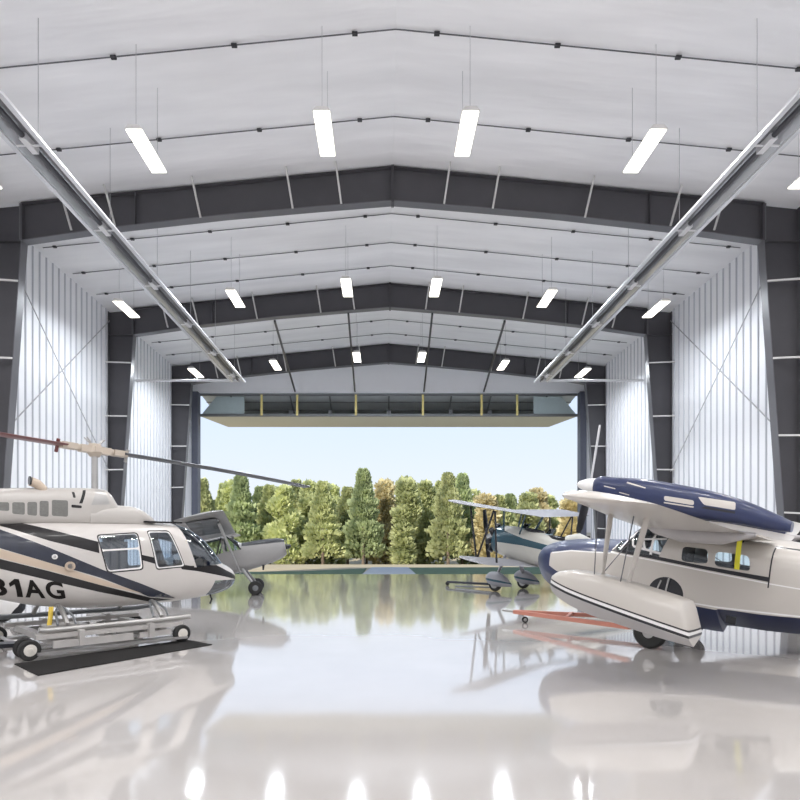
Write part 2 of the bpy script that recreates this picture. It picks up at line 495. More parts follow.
# crossed bracing rods on the side walls
for s, x in ((-1, XL + .12), (1, XR - .12)):
    for up in (0, 1):
        b = MB(); z0, z1 = ((11.4, 4.9), (4.9, 11.4))[up]
        b.tube((x, FY[0] + .2, z0), (x, FY[1] - .2, z1), .02, n=6)
        o = b.build('bracing_rod', 'thread')
        struct(o, 'thin diagonal bracing rod on the %s ribbed wall, %s towards the door' % (('left', 'right')[s > 0], ('falling', 'rising')[up]))

# rear door struts running from the middle frame to the door header
for k, (xa, xb) in enumerate(((-4.75, -5.35), (-1.55, -1.75), (2.1, 2.4), (5.25, 6.0))):
    b = MB(); za = roof_z(xa) - 1.12
    b.beam((xa, FY[1] + .05, za), (xb, YE - .02, 11.0), .085, .085)
    o = b.build('door_strut', 'tube', smooth=False)
    tag(o, 'dark sloping strut above the door, %s from the left of four' % ORD[k], 'strut', 'dark struts over the door header')

# bifold door, raised and folded
dr = bpy.data.objects.new('door_1', None); C.objects.link(dr); dr.location = ((OX0 + OX1) / 2, YE + .3, 0)
struct(dr, 'raised bifold hangar door folded under the header')
W = OX1 - OX0 - .2
def slab(b, p, q, th, w, m=0, w1=None):
    (ya, za), (yb, zb) = p, q; w1 = w1 or w
    d = Vector((0, yb - ya, zb - za)).normalized(); n = Vector((0, -d.z, d.y)) * th
    r = []
    for (y, z, ww) in ((ya, za, w), (yb, zb, w1)):
        r.append([Vector((-ww / 2, y, z)), Vector((ww / 2, y, z)), Vector((ww / 2, y, z)) + n, Vector((-ww / 2, y, z)) + n])
    b.rings(r, m)
b = MB(); slab(b, (.0, 9.55), (5.2, 9.98), .06, W, w1=W - .5); b.build('lower_panel', 'doorskin', dr, smooth=False)
b = MB(); slab(b, (.05, 10.92), (5.0, 10.2), -.06, W); b.build('upper_panel', 'doorin', dr, smooth=False)
b = MB()
b.box((0, -.06, 9.62), (W + .1, .14, .15)); b.build('bottom_rail', 'doorframe', dr, smooth=False)
b = MB(); b.box((0, -.02, 10.88), (W + .2, .14, .14)); b.build('header_rail', 'doorframe', dr, smooth=False)
for (yy, zz) in ((1.1, 10.72), (2.4, 10.52), (3.7, 10.33)):
    b = MB(); b.box((0, yy, zz), (W, .1, .09)); b.build('girt', 'doorframe', dr, smooth=False)
for (yy, zz) in ((.4, 9.76), (2.0, 9.95)):
    b = MB(); b.box((0, yy, zz), (W, .08, .12)); b.build('girt', 'doorframe', dr, smooth=False)
for x in (-7.4, -5.25, -1.7, 2.35, 5.9, 8.05):
    b = MB(); b.box((x - .3, -.15, 10.22), (.13, .03, 1.25)); b.build('lift_strap', 'strap', dr, smooth=False)
for x in (-9.6, -6.0, -3.6, 0, 3.8, 6.2, 9.6):
    b = MB(); b.beam((x, .0, 10.85), (x, 2.2, 9.82), .09, .09); b.box((x, .5, 9.85), (.25, .3, .3)); b.build('truss_post', 'doorframe', dr, smooth=False)
for s in (-1, 1):
    b = MB()
    b.quad([(s * (W / 2 - .02), .1, 9.75), (s * (W / 2 - 2.6), .1, 9.75), (s * (W / 2 - 2.6), .1, 10.8), (s * (W / 2 - .9), .1, 10.8)])
    b.build('end_panel', 'doorglass', dr, smooth=False, recalc=False)

# tube heaters
def heater(x, side, endx):
    t = thing('tube_heater', 'long polished tube heater hung below the ceiling, over the %s side' % side, 'heater', (x, 28, 9.6), group='tube heaters hung along the hangar')
    L0 = -31.0
    b = MB()
    prof = [(-.27, -.02), (-.25, .0), (-.13, .17), (.13, .17), (.25, .0), (.27, -.02), (.24, -.005), (.12, .15), (-.12, .15), (-.24, -.005)]
    b.prism(prof, L0, 0)
    for s in (-1, 1): b.box((s * .31, L0 / 2, -.02), (.10, -L0, .05), 1)
    b.box((0, L0 / 2, .185), (.30, -L0, .03), 1); b.build('reflector', ['alu', 'edge'], t, smooth=False)
    b = MB(); b.tube((0, L0, .05), (0, .05, .05), .055, n=12); b.build('burner_tube', 'tube', t)
    y = -1.0
    while y > -24:
        b = MB(); b.box((0, y, .0), (.56, .05, .02)); b.box((0, y, .04), (.13, .45, .13)); b.build('coupling', 'pipe', t, smooth=False)
        zt = roof_z(x) - 9.6
        b = MB(); b.tube((-.0, y + .3, .17), (0, y + .3, zt), .006, n=5); b.build('hanger_chain', 'thread', t); y -= 3.1
    b = MB(); b.path([(0, -.12, .05), (0, -.03, .05), ((endx - x) * .02, .0, .05), (endx - x, 0, .05)], .06, n=10); b.build('vent_pipe', 'pipe', t)
    return t
heater(-7.0, 'left', XL + .02); heater(7.55, 'right', XR - .02)

# ceiling lights
def make_light():
    t = thing('ceiling_light', '', 'light')
    b = MB(); b.prism([(-.19, 0), (.19, 0), (.12, .09), (-.12, .09)], -.74, .74); b.build('housing', 'housing', t, smooth=False)
    b = MB(); b.box((0, 0, -.012), (.34, 1.42, .02)); b.build('diffuser', 'lamp', t, smooth=False)
    for s in (-1, 1):
        b = MB(); b.tube((0, s * .6, .08), (0, s * .6, 1.95), .005, n=5); b.build('cable', 'thread', t)
    return t
proto = None
rows = [(13.2, 'nearest the camera'), (21.05, 'between near and middle frames'), (28.8, 'nearest the open door')]
for y, where in rows:
    for i, dx in enumerate((-9.55, -5.62, -1.6, 1.6, 5.62, 9.55)):
        o = make_light() if proto is None else dup(proto)
        proto = proto or o
        o.location = (X0 + dx, y, roof_z(X0 + dx) - 1.92)
        o['label'] = 'lit rectangular hanging light, %s from left in the row %s' % (ORD[i], where)
        o['group'] = 'hanging lights under the ceiling'
def area(loc, sx, sy, e, col=(1, .975, .95), rot=(0, 0, 0)):
    l = bpy.data.lights.new('lamp', 'AREA'); l.shape = 'RECTANGLE'; l.size = sx; l.size_y = sy; l.energy = e; l.color = col
    o = bpy.data.objects.new('lamp', l); C.objects.link(o); o.location = loc; o.rotation_euler = rot
    return o
for y in (-1.8, 5.5, 13.2, 21.05, 28.8):  # rear rows are bare unseen lamps without fixtures, added to light the hangar
    for dx in (-9.55, -5.62, -1.6, 1.6, 5.62, 9.55):
        x = X0 + dx; area((x, y, roof_z(x) - 1.97), .34, 1.42, (155, 155, 155, 160, 210)[(-1.8, 5.5, 13.2, 21.05, 28.8).index(y)], col=(1, .985, .97) if y < 20 else (.88, .94, 1))

# control box on the white return beside the right jamb
t = thing('control_box', 'small pale wall box with dark panel beside the right door jamb', 'control box', (12.2, YE - .02, 1.75))
MB().box((0, -.09, .25), (.34, .18, 1.0)).build('case', 'bcream', t, smooth=False)
MB().box((.02, -.19, .35), (.2, .03, .4)).build('panel', 'black', t, smooth=False)

# ================================================================== helicopter
HL = (-5.09, 10.26, 0)
heli = thing('helicopter', 'white helicopter with black and tan stripes, nose towards the door', 'helicopter', HL, (0, 0, math.radians(45)))
hb = Body([(-6.3, 1.55, 1.85, .13, 2.2), (-3.4, 1.34, 1.90, .24, 2.2), (-2.5, 1.16, 2.00, .36, 2.4), (-1.6, .90, 2.07, .56, 2.8), (-.9, .72, 2.10, .645, 3.2), (-.1, .635, 2.11, .665, 3.6),
           (.7, .63, 2.12, .665, 3.6), (1.2, .64, 2.125, .655, 3.4), (1.5, .655, 2.08, .635, 3.0), (1.75, .675, 1.965, .61, 2.8), (2.0, .70, 1.77, .56, 2.6), (2.2, .725, 1.54, .50, 2.5),
           (2.35, .755, 1.38, .44, 2.4), (2.5, .80, 1.31, .36, 2.3), (2.62, .86, 1.24, .26, 2.2), (2.69, .93, 1.16, .15, 2.1), (2.72, 1.0, 1.08, .04, 2)], superprof(26))
b = hb.mesh(.07)
HM = ['heli', 'black', 'navystripe', 'tan', 'wline', 'darkglass', 'darkglass', 'darkglass', 'darkglass', 'black']
S = -1
# stripes, cut out along the side (both sides alike)
paint(b, [(-4.2, 2.2), (-1.55, 2.16), (-.16, 1.77), (-.15, 1.58), (-.88, 1.78), (-1.55, 2.03), (-2.4, 2.1)], 1)
paint(b, [(-3.2, 1.92), (-1.55, 1.97), (-.88, 1.67), (-.09, 1.30), (.53, 1.05), (1.26, .73), (.71, .80), (-.13, 1.17), (-.88, 1.43), (-1.55, 1.67), (-3.0, 1.75)], 2)
paint(b, [(-3.0, 1.74), (-1.55, 1.66), (-.88, 1.43), (-.13, 1.15), (.6, .86), (-.13, 1.05), (-.88, 1.31), (-1.55, 1.52), (-3.0, 1.68)], 3)
paint(b, [(-3.0, 1.66), (-1.55, 1.51), (-.88, 1.30), (-.13, 1.05), (.75, .78), (1.22, .715), (.8, .69), (.53, .76), (-.13, .93), (-.67, 1.09), (-1.55, 1.36), (-3.0, 1.58)], 1)
paint(b, [(.5, 1.56), (.8, 1.49), (.8, 1.38), (.53, 1.46)], 1)
paint(b, [(1.22, 1.37), (1.48, 1.33), (2.05, 1.33), (2.46, 1.17), (2.72, 1.06), (2.72, 1.0), (2.3, 1.09), (1.6, 1.23), (1.3, 1.27)], 1)
# windows: black surround, then the panes
def pane(poly, m, r=.07, fr=.03, fm=1):
    paint(b, rounded(poly, r), fm); paint(b, rounded(inset(poly, fr), r * .8), m)
pane([(-.19, 1.89), (.51, 1.945), (.59, 1.28), (-.03, 1.24)], 4, .07, .025)
paint(b, rounded([(-.15, 1.862), (.482, 1.912), (.507, 1.675), (-.115, 1.64)], .05), 5)
paint(b, rounded([(-.11, 1.61), (.50, 1.645), (.54, 1.33), (-.005, 1.29)], .05), 6)
pane([(.67, 1.98), (1.09, 1.99), (1.37, 1.31), (.81, 1.27)], 4, .06, .022)
paint(b, rounded([(.705, 1.94), (1.07, 1.95), (1.32, 1.35), (.845, 1.315)], .05), 7)
paint(b, [(1.25, 2.16), (1.45, 2.2), (1.9, 2.05), (2.36, 1.5), (2.36, 1.37), (2.05, 1.34), (1.57, 1.30)], 8)
paint(b, [(1.22, 2.2), (1.27, 2.2), (1.6, 1.30), (1.55, 1.30)], 0)
paint(b, [(2.03, 1.03), (2.72, 1.02), (2.6, .83), (2.3, .72), (1.93, .74)], 9)
g = {k: extract(b, k) for k in (5, 6, 7, 8, 9)}
fus = b.build('fuselage', ['heli', 'black', 'navystripe', 'tan', 'wline'], heli, recalc=False, ang=60)
panes(g[5], 'cabin_window', 'darkglass', heli); panes(g[6], 'sliding_window', 'darkglass', heli)
panes(g[7], 'door_window', 'darkglass', heli); panes(g[8], 'windshield', 'darkglass', heli, ang=60); panes(g[9], 'chin_window', 'darkglass', heli)
# windshield centre post and bright edge bead
b = MB(); b.path([(x, 0, hb.half(x)[-1][1] + .008) for x in [1.3 + .0525 * k for k in range(21)]], .016, n=6)
b.path([(x, 0, hb.half(x)[-1][1] + .006) for x in [2.35 + .0365 * k for k in range(11)]] + [(2.725, 0, 1.04)] + [(x, 0, hb.half(x)[0][1] - .006) for x in [2.715 - .04 * k for k in range(18)]], .012, n=6)
b.build('nose_bead', 'wline', heli)
b = MB(); b.box((1.05, -.40, 2.135), (.7, .09, .03)); b.box((1.05, .40, 2.135), (.7, .09, .03)); b.build('roof_trim', 'black', heli, smooth=False)
# seats and panel behind the glass
for (x, y) in ((.55, -.3), (.55, .3), (-.35, -.3), (-.35, .3)):
    b = MB(); b.box((x, y, 1.05), (.45, .42, .14)); b.box((x - .24, y, 1.4), (.12, .42, .75)); b.box((x - .24, y, 1.84), (.08, .22, .14)); b.build('seat', 'seat', fus, smooth=False)
b = MB(); b.box((1.75, 0, 1.25), (.3, .7, .35)); b.build('instrument_panel', 'seat', fus, smooth=False)
# lettering (straight on the side, follows the skin)
def glyph(ch):
    bm = bmesh.new()
    if ch == '1':
        bm.faces.new([bm.verts.new((x, y, 0)) for x, y in ((.42, 0), (.86, 0), (.86, 1), (.52, 1), (0, .74), (0, .54), (.42, .70))])
    else:
        cu = bpy.data.curves.new('glyph', 'FONT'); cu.body = ch; cu.size = 1; cu.offset = .03
        o = bpy.data.objects.new('glyph', cu); C.objects.link(o); bpy.context.view_layer.update()
        bm.from_mesh(bpy.data.meshes.new_from_object(o.evaluated_get(bpy.context.evaluated_depsgraph_get()))); bpy.data.objects.remove(o)
    for ax in (0, 1):
        lo = min(v.co[ax] for v in bm.verts); hi = max(v.co[ax] for v in bm.verts)
        for v in bm.verts: v.co[ax] = (v.co[ax] - lo) / (hi - lo)
    for ax in (0, 1):
        for k in range(1, 8):
            co_ = [0, 0, 0]; co_[ax] = k / 8; no_ = [0, 0, 0]; no_[ax] = 1
            bmesh.ops.bisect_plane(bm, geom=bm.verts[:] + bm.edges[:] + bm.faces[:], plane_co=co_, plane_no=no_)
    bmesh.ops.triangulate(bm, faces=bm.faces[:])
    return bm
lt = bpy.data.objects.new('registration_lettering', None); C.objects.link(lt); lt.parent = heli
lt['label'] = 'black registration lettering 31AG on the tail side'
for ch, xl, xr in (('3', -1.60, -1.405), ('1', -1.36, -1.215), ('A', -1.185, -.915), ('G', -.89, -.63)):
    nb = MB(); nb.bm.free(); nb.bm = glyph(ch)
    for v in nb.bm.verts:
        x = xl + (xr - xl) * v.co.x; z = .945 - .11 * (x + 1.58) / .96 + v.co.y * .29
        x -= v.co.y * .085; v.co = Vector((x, -(hb.y_at(x, z) + .008), z))
    nb.build('lettering', 'letter', lt, smooth=False)
# round vents on the stripe
for (x, z, r, m2) in ((-.60, 1.375, .075, 'tan'), (-.82, 1.53, .04, 'wline')):
    yy = hb.y_at(x, z); b = MB(); b.lathe([(r, -.0), (r, .035), (r * .6, .035), (r * .55, .0)], (x, -yy - .03, z), n=18)
    v = b.build('vent', m2, heli); MB().lathe([(.001, 0), (r * .56, .0), (r * .56, .01), (.001, .01)], (x, -yy - .025, z), n=16).build('vent_bore', 'maroon', v)
# engine cowling and the sloped fairing ahead of it
cb = Body([(-3.0, 1.92, 2.12, .12, 2.4), (-2.3, 1.95, 2.42, .30, 2.8), (-1.5, 1.98, 2.60, .385, 3.2), (-.5, 2.0, 2.68, .40, 3.4), (-.12, 2.0, 2.70, .40, 3.6), (.12, 2.0, 2.69, .37, 3.4), (.30, 2.0, 2.45, .34, 3)], superprof(16))
b = cb.mesh(.08)
for k, (xa, xb_, zt_, zb_) in enumerate(((-1.62, -1.38, 2.375, 2.24), (-1.34, -1.17, 2.385, 2.19), (-1.135, -1.0, 2.40, 2.18), (-.965, -.835, 2.425, 2.17), (-.79, -.55, 2.45, 2.18))):
    paint(b, rounded([(xa, zt_ - .005), (xb_, zt_), (xb_, zb_), (xa, zb_ + .01)], .03), 1)
paint(b, rounded([(-.48, 2.60), (-.44, 2.60), (-.43, 2.50), (-.47, 2.50)], .015), 2)
paint(b, [(-.30, 2.64), (-.25, 2.65), (-.33, 2.41), (-.38, 2.41)], 2); paint(b, rounded([(-.50, 2.385), (-.34, 2.375), (-.34, 2.33), (-.50, 2.335)], .02), 2)
paint(b, [(-.19, 2.39), (.12, 2.42), (.05, 2.66), (-.09, 2.67)], 3)
lv = extract(b, 1)
cw = b.build('engine_cowling', ['cowl', 'louvre', 'black', 'metal'], heli, recalc=False, ang=50); panes(lv, 'louvre_panel', 'louvre', cw)
fb = Body([(-.2, 2.0, 2.43, .40, 3.2), (.5, 2.0, 2.425, .40, 3.2), (.72, 2.0, 2.37, .385, 3), (.88, 2.0, 2.27, .35, 2.8), (1.0, 2.0, 2.16, .28, 2.5), (1.06, 2.02, 2.10, .2, 2.2)], superprof(14))
fb.mesh(.08).build('forward_fairing', 'cowl', heli, recalc=False, ang=50)
b = MB(); b.path([(-.86, -.25, 2.52), (-.88, -.25, 2.62), (-.96, -.25, 2.70), (-1.06, -.26, 2.735)], .075, n=14); ex = b.build('exhaust_pipe', 'tan', heli)
MB().lathe([(.001, 0), (.078, 0), (.078, .02), (.001, .02)], (-1.08, -.262, 2.74), axis='x', n=14).build('exhaust_mouth', 'dark', ex)
# mast and rotor
MB().tube((0, 0, 2.6), (0, 0, 3.36), .055, .05, 14).build('mast', 'metal', heli)
ra = math.radians(51 - 45); rd = Vector((math.cos(ra), math.sin(ra), -.025))
rn = Vector((-math.sin(ra), math.cos(ra), 0)); hubp = Vector((0, 0, 3.39))
b = MB(); b.beam(hubp - rd * .26, hubp + rd * .26, .16, .12); b.beam(hubp - rn * .16, hubp + rn * .16, .1, .1); b.lathe([(.001, .12), (.10, .1), (.13, -.05), (.08, -.12), (.001, -.12)], hubp, axis='z', n=16)
rh = b.build('rotor_hub', 'grip', heli, smooth=False)
b = MB()
for a in (.1, .14): 
    for s in (-1, 1): b.tube(hubp + Vector((0, 0, .05)) + rd * (s * .02), hubp + rd * (s * .16) + rn * (.05 if a > .12 else -.05) + Vector((0, 0, .2)), .012, n=6)
b.build('counterweight', 'metal', rh)
for s, m2 in ((1, 'bladegrey'), (-1, 'maroon')):
    d = rd * s if s > 0 else Vector((-math.cos(ra), -math.sin(ra), .04))
    b = MB(); b.beam(hubp + d * .32, hubp + d * .56, .18, .10); b.tube(hubp + d * .2, hubp + d * .58, .06, .055, 10)
    gr = b.build('blade_grip', 'grip', heli, smooth=False)
    b = MB(); rs = []
    for k in range(19):
        t = k / 18; p = hubp + d * (.50 + t * 4.58); cds = .165; droop = (-.12 if s > 0 else -.02) * t * t
        ring = []
        for q in range(10):
            a = 2 * PI * q / 10; ring.append(p + rn * (math.cos(a) * cds) + Vector((0, 0, math.sin(a) * .026 + droop)))
        rs.append(ring)
    b.rings(rs); b.build('rotor_blade', m2, heli)
    MB().tube(hubp + d * .60 + rn * .1 + Vector((0, 0, -.12)), hubp + d * .60 + Vector((0, 0, .09)), .03, n=8).build('pitch_horn', 'maroon' if s < 0 else 'metal', gr)
# skid gear
for s in (-1, 1):
    y = s * .95; b = MB()
    b.path([(-1.35, y, .50), (-1.2, y, .47), (1.1, y, .46), (1.35, y, .48), (1.5, y, .56), (1.6, y, .68)] if s > 0 else [(-1.12, y, .43), (-1.0, y, .41), (1.0, y, .42), (1.3, y, .43)], .045, n=10)
    b.build('skid_tube', 'metal' if s < 0 else 'doorframe', heli)
for x in (-.72, .78):
    b = MB(); b.path([(x, -.95, .48), (x, -.86, .56), (x, -.62, .70), (x, -.4, .74), (x, .4, .74), (x, .62, .70), (x, .86, .56), (x, .95, .48)], .038, n=10); b.build('cross_tube', 'metal', heli)
    b = MB(); b.path([(x + .12, -.95, .48), (x + .1, -.88, .6), (x + .03, -.6, .72)], .02, n=6); b.path([(x - .14, -.95, .48), (x - .1, -.7, .66), (x, -.5, .74)], .02, n=6); b.build('step_tube', 'doorframe', heli)
b = MB(); b.path([(2.1, -.2, .74), (2.14, -.2, .64), (2.1, -.2, .55)], .02, n=6); b.build('pitot_probe', 'dark', heli)
b = MB(); b.path([(-6.3, 0, 1.7), (-6.5, 0, 1.9), (-6.8, 0, 2.5)], .06); b.prism([(-6.0, 1.75), (-6.5, 2.7), (-6.9, 2.7), (-6.6, 1.75), (-6.9, 1.0), (-6.6, 1.0)], -.03, .03); b.build('tail_fin', 'heli', heli, smooth=False)

# ground handling dolly under the skids
dl = thing('helicopter_dolly', 'grey wheeled ground dolly carrying the white helicopter by its skids', 'dolly', HL, (0, 0, math.radians(45)))
for s in (-1, 1):
    b = MB(); b.box((-.02, s * .95, .325), (2.3, .14, .07)); b.box((-.35, s * 1.04, .20), (1.2, .05, .11)); b.box((.65, s * 1.0, .20), (.55, .05, .09)); b.build('side_beam', 'dolly', dl, smooth=False)
    for x in (-.55, .55): MB().box((x, s * 1.0, .27), (.08, .22, .24)).build('bracket', 'dolly', dl, smooth=False)
    b = MB(); b.box((.0, s * 1.0, .09), (2.35, .26, .04)); b.build('lower_plate', 'metal', dl, smooth=False)
for x in (-.95, -.1, .8):
    MB().box((x, 0, .26), (.12, 1.9, .10)).build('cross_beam', 'dolly', dl, smooth=False)
b = MB(); b.box((.35, -.55, .28), (.5, .4, .2)); b.build('battery_box', 'metal', dl, smooth=False)
b = MB(); b.box((-.75, -.62, .34), (.42, .34, .24)); b.build('motor_box', 'dolly', dl, smooth=False)
for (x, y) in ((-1.26, -1.02), (-1.26, -.74), (1.11, -1.02), (-1.26, 1.02), (1.11, 1.02)): wheel(dl, (x, y, .155), .155, .11)
b = MB(); b.tube((-1.26, -1.05, .155), (-1.26, 1.05, .155), .03); b.tube((1.11, -1.05, .155), (1.11, 1.05, .155), .03); b.build('axle', 'metal', dl)
b = MB(); b.beam((-1.3, -.6, .2), (-1.62, -.6, .22), .3, .06); b.build('hitch_plate', 'dark', dl, smooth=False)
# flat black strip on the floor on the near side
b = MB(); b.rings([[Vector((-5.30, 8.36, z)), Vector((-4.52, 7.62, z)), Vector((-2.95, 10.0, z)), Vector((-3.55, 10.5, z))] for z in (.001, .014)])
tag(b.build('floor_layer', 'mat', smooth=False), 'long flat black strip on the floor beside the helicopter dolly', 'mat')
b = MB(); b.rings([[Vector((x + .035 * math.cos(t), .012 * math.sin(t) + y, z)) for t in [k * PI / 4 for k in range(8)]] for x, y, z in ((-.86, -.62, .74), (-.88, -.66, .6), (-.91, -.7, .45), (-.95, -.72, .385))])
o = b.build('tie_strap', 'yellow'); o.location = HL; o.rotation_euler = (0, 0, math.radians(45))
tag(o, 'yellow tie-down strap hanging from the helicopter belly to the dolly', 'strap')

# white wheel fairing standing at the far left
t = thing('wheel_fairing', 'white rounded wheel fairing with black lower edge, behind the helicopter tail', 'wheel fairing', (-8.62, 13.05, 0), (0, 0, math.radians(-8)))
fb2 = Body([(-.75, .34, .42, .03, 2), (-.5, .24, .56, .12, 2.2), (0, .12, .66, .17, 2.5), (.3, .10, .64, .17, 2.5), (.5, .16, .56, .13, 2.2), (.62, .28, .46, .05, 2)], superprof(12))
b = fb2.mesh(.06); paint(b, [(-.8, .30), (-.3, .14), (.1, .13), (.36, .15), (.55, .36), (.66, .60), (.8, .6), (.8, 0), (-.8, 0)], 1); b.build('shell', ['wline', 'dark'], t, recalc=False)
wheel(t, (.12, 0, .20), .20, .14)

# ================================================================== amphibian
AM = thing('amphibious_aircraft', 'cream and navy amphibious flying boat with high wing and float', 'aircraft', (5.1, 10.35, 0), (0, -math.radians(8.7), math.radians(135)))
def hullprof(p):
    zk, wc, zc, ws, zs, wd, zd, zt = p
    pts = [(0, zk), (wc * .5, zk + (zc - zk) * .42), (wc, zc)]
    ctl = [(wc, zc), (ws, zs), (wd, zd), (0, zt)]
    for k in range(1, 13):
        t = k / 12 * 3; i = min(2, int(t)); u = t - i
        P = [ctl[max(i - 1, 0)], ctl[i], ctl[i + 1], ctl[min(i + 2, 3)]]
        if i == 2: P[3] = (-wd, zd)
        q = [.5 * ((2 * P[1][a]) + (-P[0][a] + P[2][a]) * u + (2 * P[0][a] - 5 * P[1][a] + 4 * P[2][a] - P[3][a]) * u * u + (-P[0][a] + 3 * P[1][a] - 3 * P[2][a] + P[3][a]) * u ** 3) for a in (0, 1)]
        pts.append((max(0., q[0]), q[1]))
    pts[-1] = (0., zt)
    return pts
ah = Body([(2.80, .88, .04, .96, .06, 1.05, .04, 1.12, 1.16), (2.70, .70, .14, .90, .19, 1.05, .16, 1.2, 1.29), (2.5, .55, .28, .84, .34, 1.05, .30, 1.28, 1.41), (2.2, .46, .42, .79, .48, 1.05, .42, 1.36, 1.51), (1.6, .37, .56, .76, .61, 1.1, .53, 1.45, 1.62),
           (1.1, .34, .62, .77, .655, 1.15, .58, 1.50, 1.68), (.95, .34, .63, .775, .66, 1.15, .59, 1.53, 1.71), (.74, .34, .635, .78, .665, 1.17, .60, 1.72, 1.97), (.45, .34, .64, .79, .67, 1.2, .605, 1.80, 2.06), (-.3, .35, .645, .80, .67, 1.25, .60, 1.82, 2.04), (-.78, .38, .64, .81, .67, 1.27, .60, 1.82, 2.03),
           (-.80, .50, .64, .83, .67, 1.27, .60, 1.82, 2.03), (-1.4, .56, .62, .88, .66, 1.3, .59, 1.82, 2.03), (-1.9, .63, .58, .94, .62, 1.35, .55, 1.80, 1.98), (-3.0, .85, .40, 1.06, .45, 1.4, .40, 1.70, 1.84), (-4.5, 1.10, .18, 1.22, .21, 1.42, .18, 1.56, 1.68), (-5.3, 1.3, .03, 1.36, .05, 1.45, .04, 1.55, 1.62)], hullprof)
def hullmat(c):
    h = ah.v  # navy bottom below the chine
    zc = catmull(ah.xs, ah.v, c.x)[2]
    return 1 if c.z < zc - .004 else 0
b = ah.mesh(.08, hullmat)
paint(b, [(2.33, .5), (2.9, .5), (2.9, 1.6), (2.33, 1.6)], 1)                     # navy bow
paint(b, [(2.4, 1.60), (2.4, 1.19), (2.3, 1.25), (1.85, 1.36), (1.05, 1.44), (1.0, 1.75)], 1)     # navy foredeck
paint(b, [(2.4, .80), (2.4, 1.0), (2.12, .90), (1.6, .83), (1.1, .78), (1.1, .7)], 1)
paint(b, [(2.3, 1.25), (1.85, 1.36), (1.05, 1.44), (1.05, 1.42), (1.85, 1.335), (2.28, 1.225)], 2)
paint(b, [(1.05, 1.47), (.38, 1.455), (.38, 1.515), (1.0, 1.535)], 3)
paint(b, [(.38, 1.515), (-.45, 1.475), (-1.42, 1.46), (-1.42, 1.39), (-.46, 1.42), (.38, 1.455)], 3)   # dark band under the windows
paint(b, [(1.05, 1.455), (.38, 1.44), (-.46, 1.405), (-1.42, 1.375), (-2.4, 1.36), (-2.4, 1.345), (-1.42, 1.355), (-.46, 1.385), (.38, 1.42), (1.05, 1.435)], 2)
paint(b, [(.1, .835), (-.8, .87), (-1.9, .975), (-2.6, 1.04), (-2.6, 1.015), (-1.9, .95), (-.8, .845), (.1, .81)], 2)     # white line over the chine
paint(b, [(.40, 2.02), (-.4, 1.90), (-.95, 1.91), (-.95, 1.945), (-.4, 1.97), (.2, 2.03)], 1)
for poly in ([(-.14, 1.735), (-.52, 1.745), (-.56, 1.515), (-.16, 1.49)], [(-.64, 1.73), (-1.10, 1.735), (-1.16, 1.505), (-.66, 1.50)]):
    paint(b, rounded(poly, .07), 0); paint(b, rounded(poly, .07), 5)
paint(b, [(.98, 1.52), (.84, 1.515), (.20, 1.50), (.11, 1.88), (.20, 1.99), (.46, 2.04), (.66, 2.0)], 6)
paint(b, [(1.05, 1.8), (1.0, 1.53), (.86, 1.53), (.72, 1.80), (.66, 2.0), (.50, 2.15), (.9, 2.1)], 7)
for (p, q, w) in (((.90, 1.52), (.62, 2.04), .022), ((.74, 1.82), (.66, 1.62), .018), ((.66, 1.62), (.16, 1.56), .02), ((.45, 1.60), (.52, 1.76), .018), ((.52, 1.76), (.14, 1.82), .016), ((.34, 1.52), (.36, 2.0), .02)):
    d = Vector((q[0] - p[0], q[1] - p[1])).normalized() * w; n_ = Vector((-d.y, d.x))
    paint(b, [(p[0] + n_.x, p[1] + n_.y), (q[0] + n_.x, q[1] + n_.y), (q[0] - n_.x, q[1] - n_.y), (p[0] - n_.x, p[1] - n_.y)], 2, over=(6, 7))
# wheel wells, half round
wp = [(.01 + .285 * math.cos(a), .90 + .29 * math.sin(a)) for a in [PI * k / 14 for k in range(15)]]
paint(b, wp, 4)
paint(b, [(-1.38, 1.93), (-1.40, 1.93), (-1.43, 1.30), (-1.41, 1.30)], 3); paint(b, [(-1.38, 1.93), (-2.3, 1.91), (-2.3, 1.895), (-1.38, 1.91)], 3)
win = extract(b, 5); cwin = extract(b, 6); wsh = extract(b, 7); wl = extract(b, 4)
hull = b.build('hull', ['cream', 'navy', 'wline', 'dark'], AM, recalc=False, ang=40)
panes(win, 'cabin_window', 'clearglass', AM); panes(cwin, 'cockpit_window', 'clearglass', AM); panes(wsh, 'windshield', 'clearglass', AM)
panes(wl, 'wheel_well', 'dark', AM)
b = MB(); yy = ah.y_at(.0, 1.05); b.beam((.01, yy + .01, .9), (-.02, yy + .02, 1.18), .025, .02); b.beam((.16, yy + .005, .92), (.1, yy + .01, 1.12), .02, .02); b.build('well_strut', 'metal', AM, smooth=False)
for y in (-.3, .3):
    b = MB(); b.box((.25, y, 1.35), (.4, .4, .12)); b.box((.05, y, 1.55), (.1, .36, .4)); b.build('seat', 'seat', hull, smooth=False)
MB().box((.78, 0, 1.46), (.12, .8, .12)).build('instrument_panel', 'seat', hull, smooth=False)
# step block and drain hatch
b = MB(); b.box((-1.0, .61, .70), (.14, .05, .12)); b.build('hull_hatch', 'dark', hull, smooth=False)
# wings
for s in (1, -1):
    b = MB(); wing(b, [(.62, s * .35, 2.0, 1.98, .24), (.60, s * .8, 2.02, 1.95, .24), (.40, s * 2.4, 2.15, 1.55, .22), (.22, s * 4.15, 2.33, 1.15, .17)], flat=.8, tipmin=.5)
    b.build('wing', 'cream', AM, ang=50)
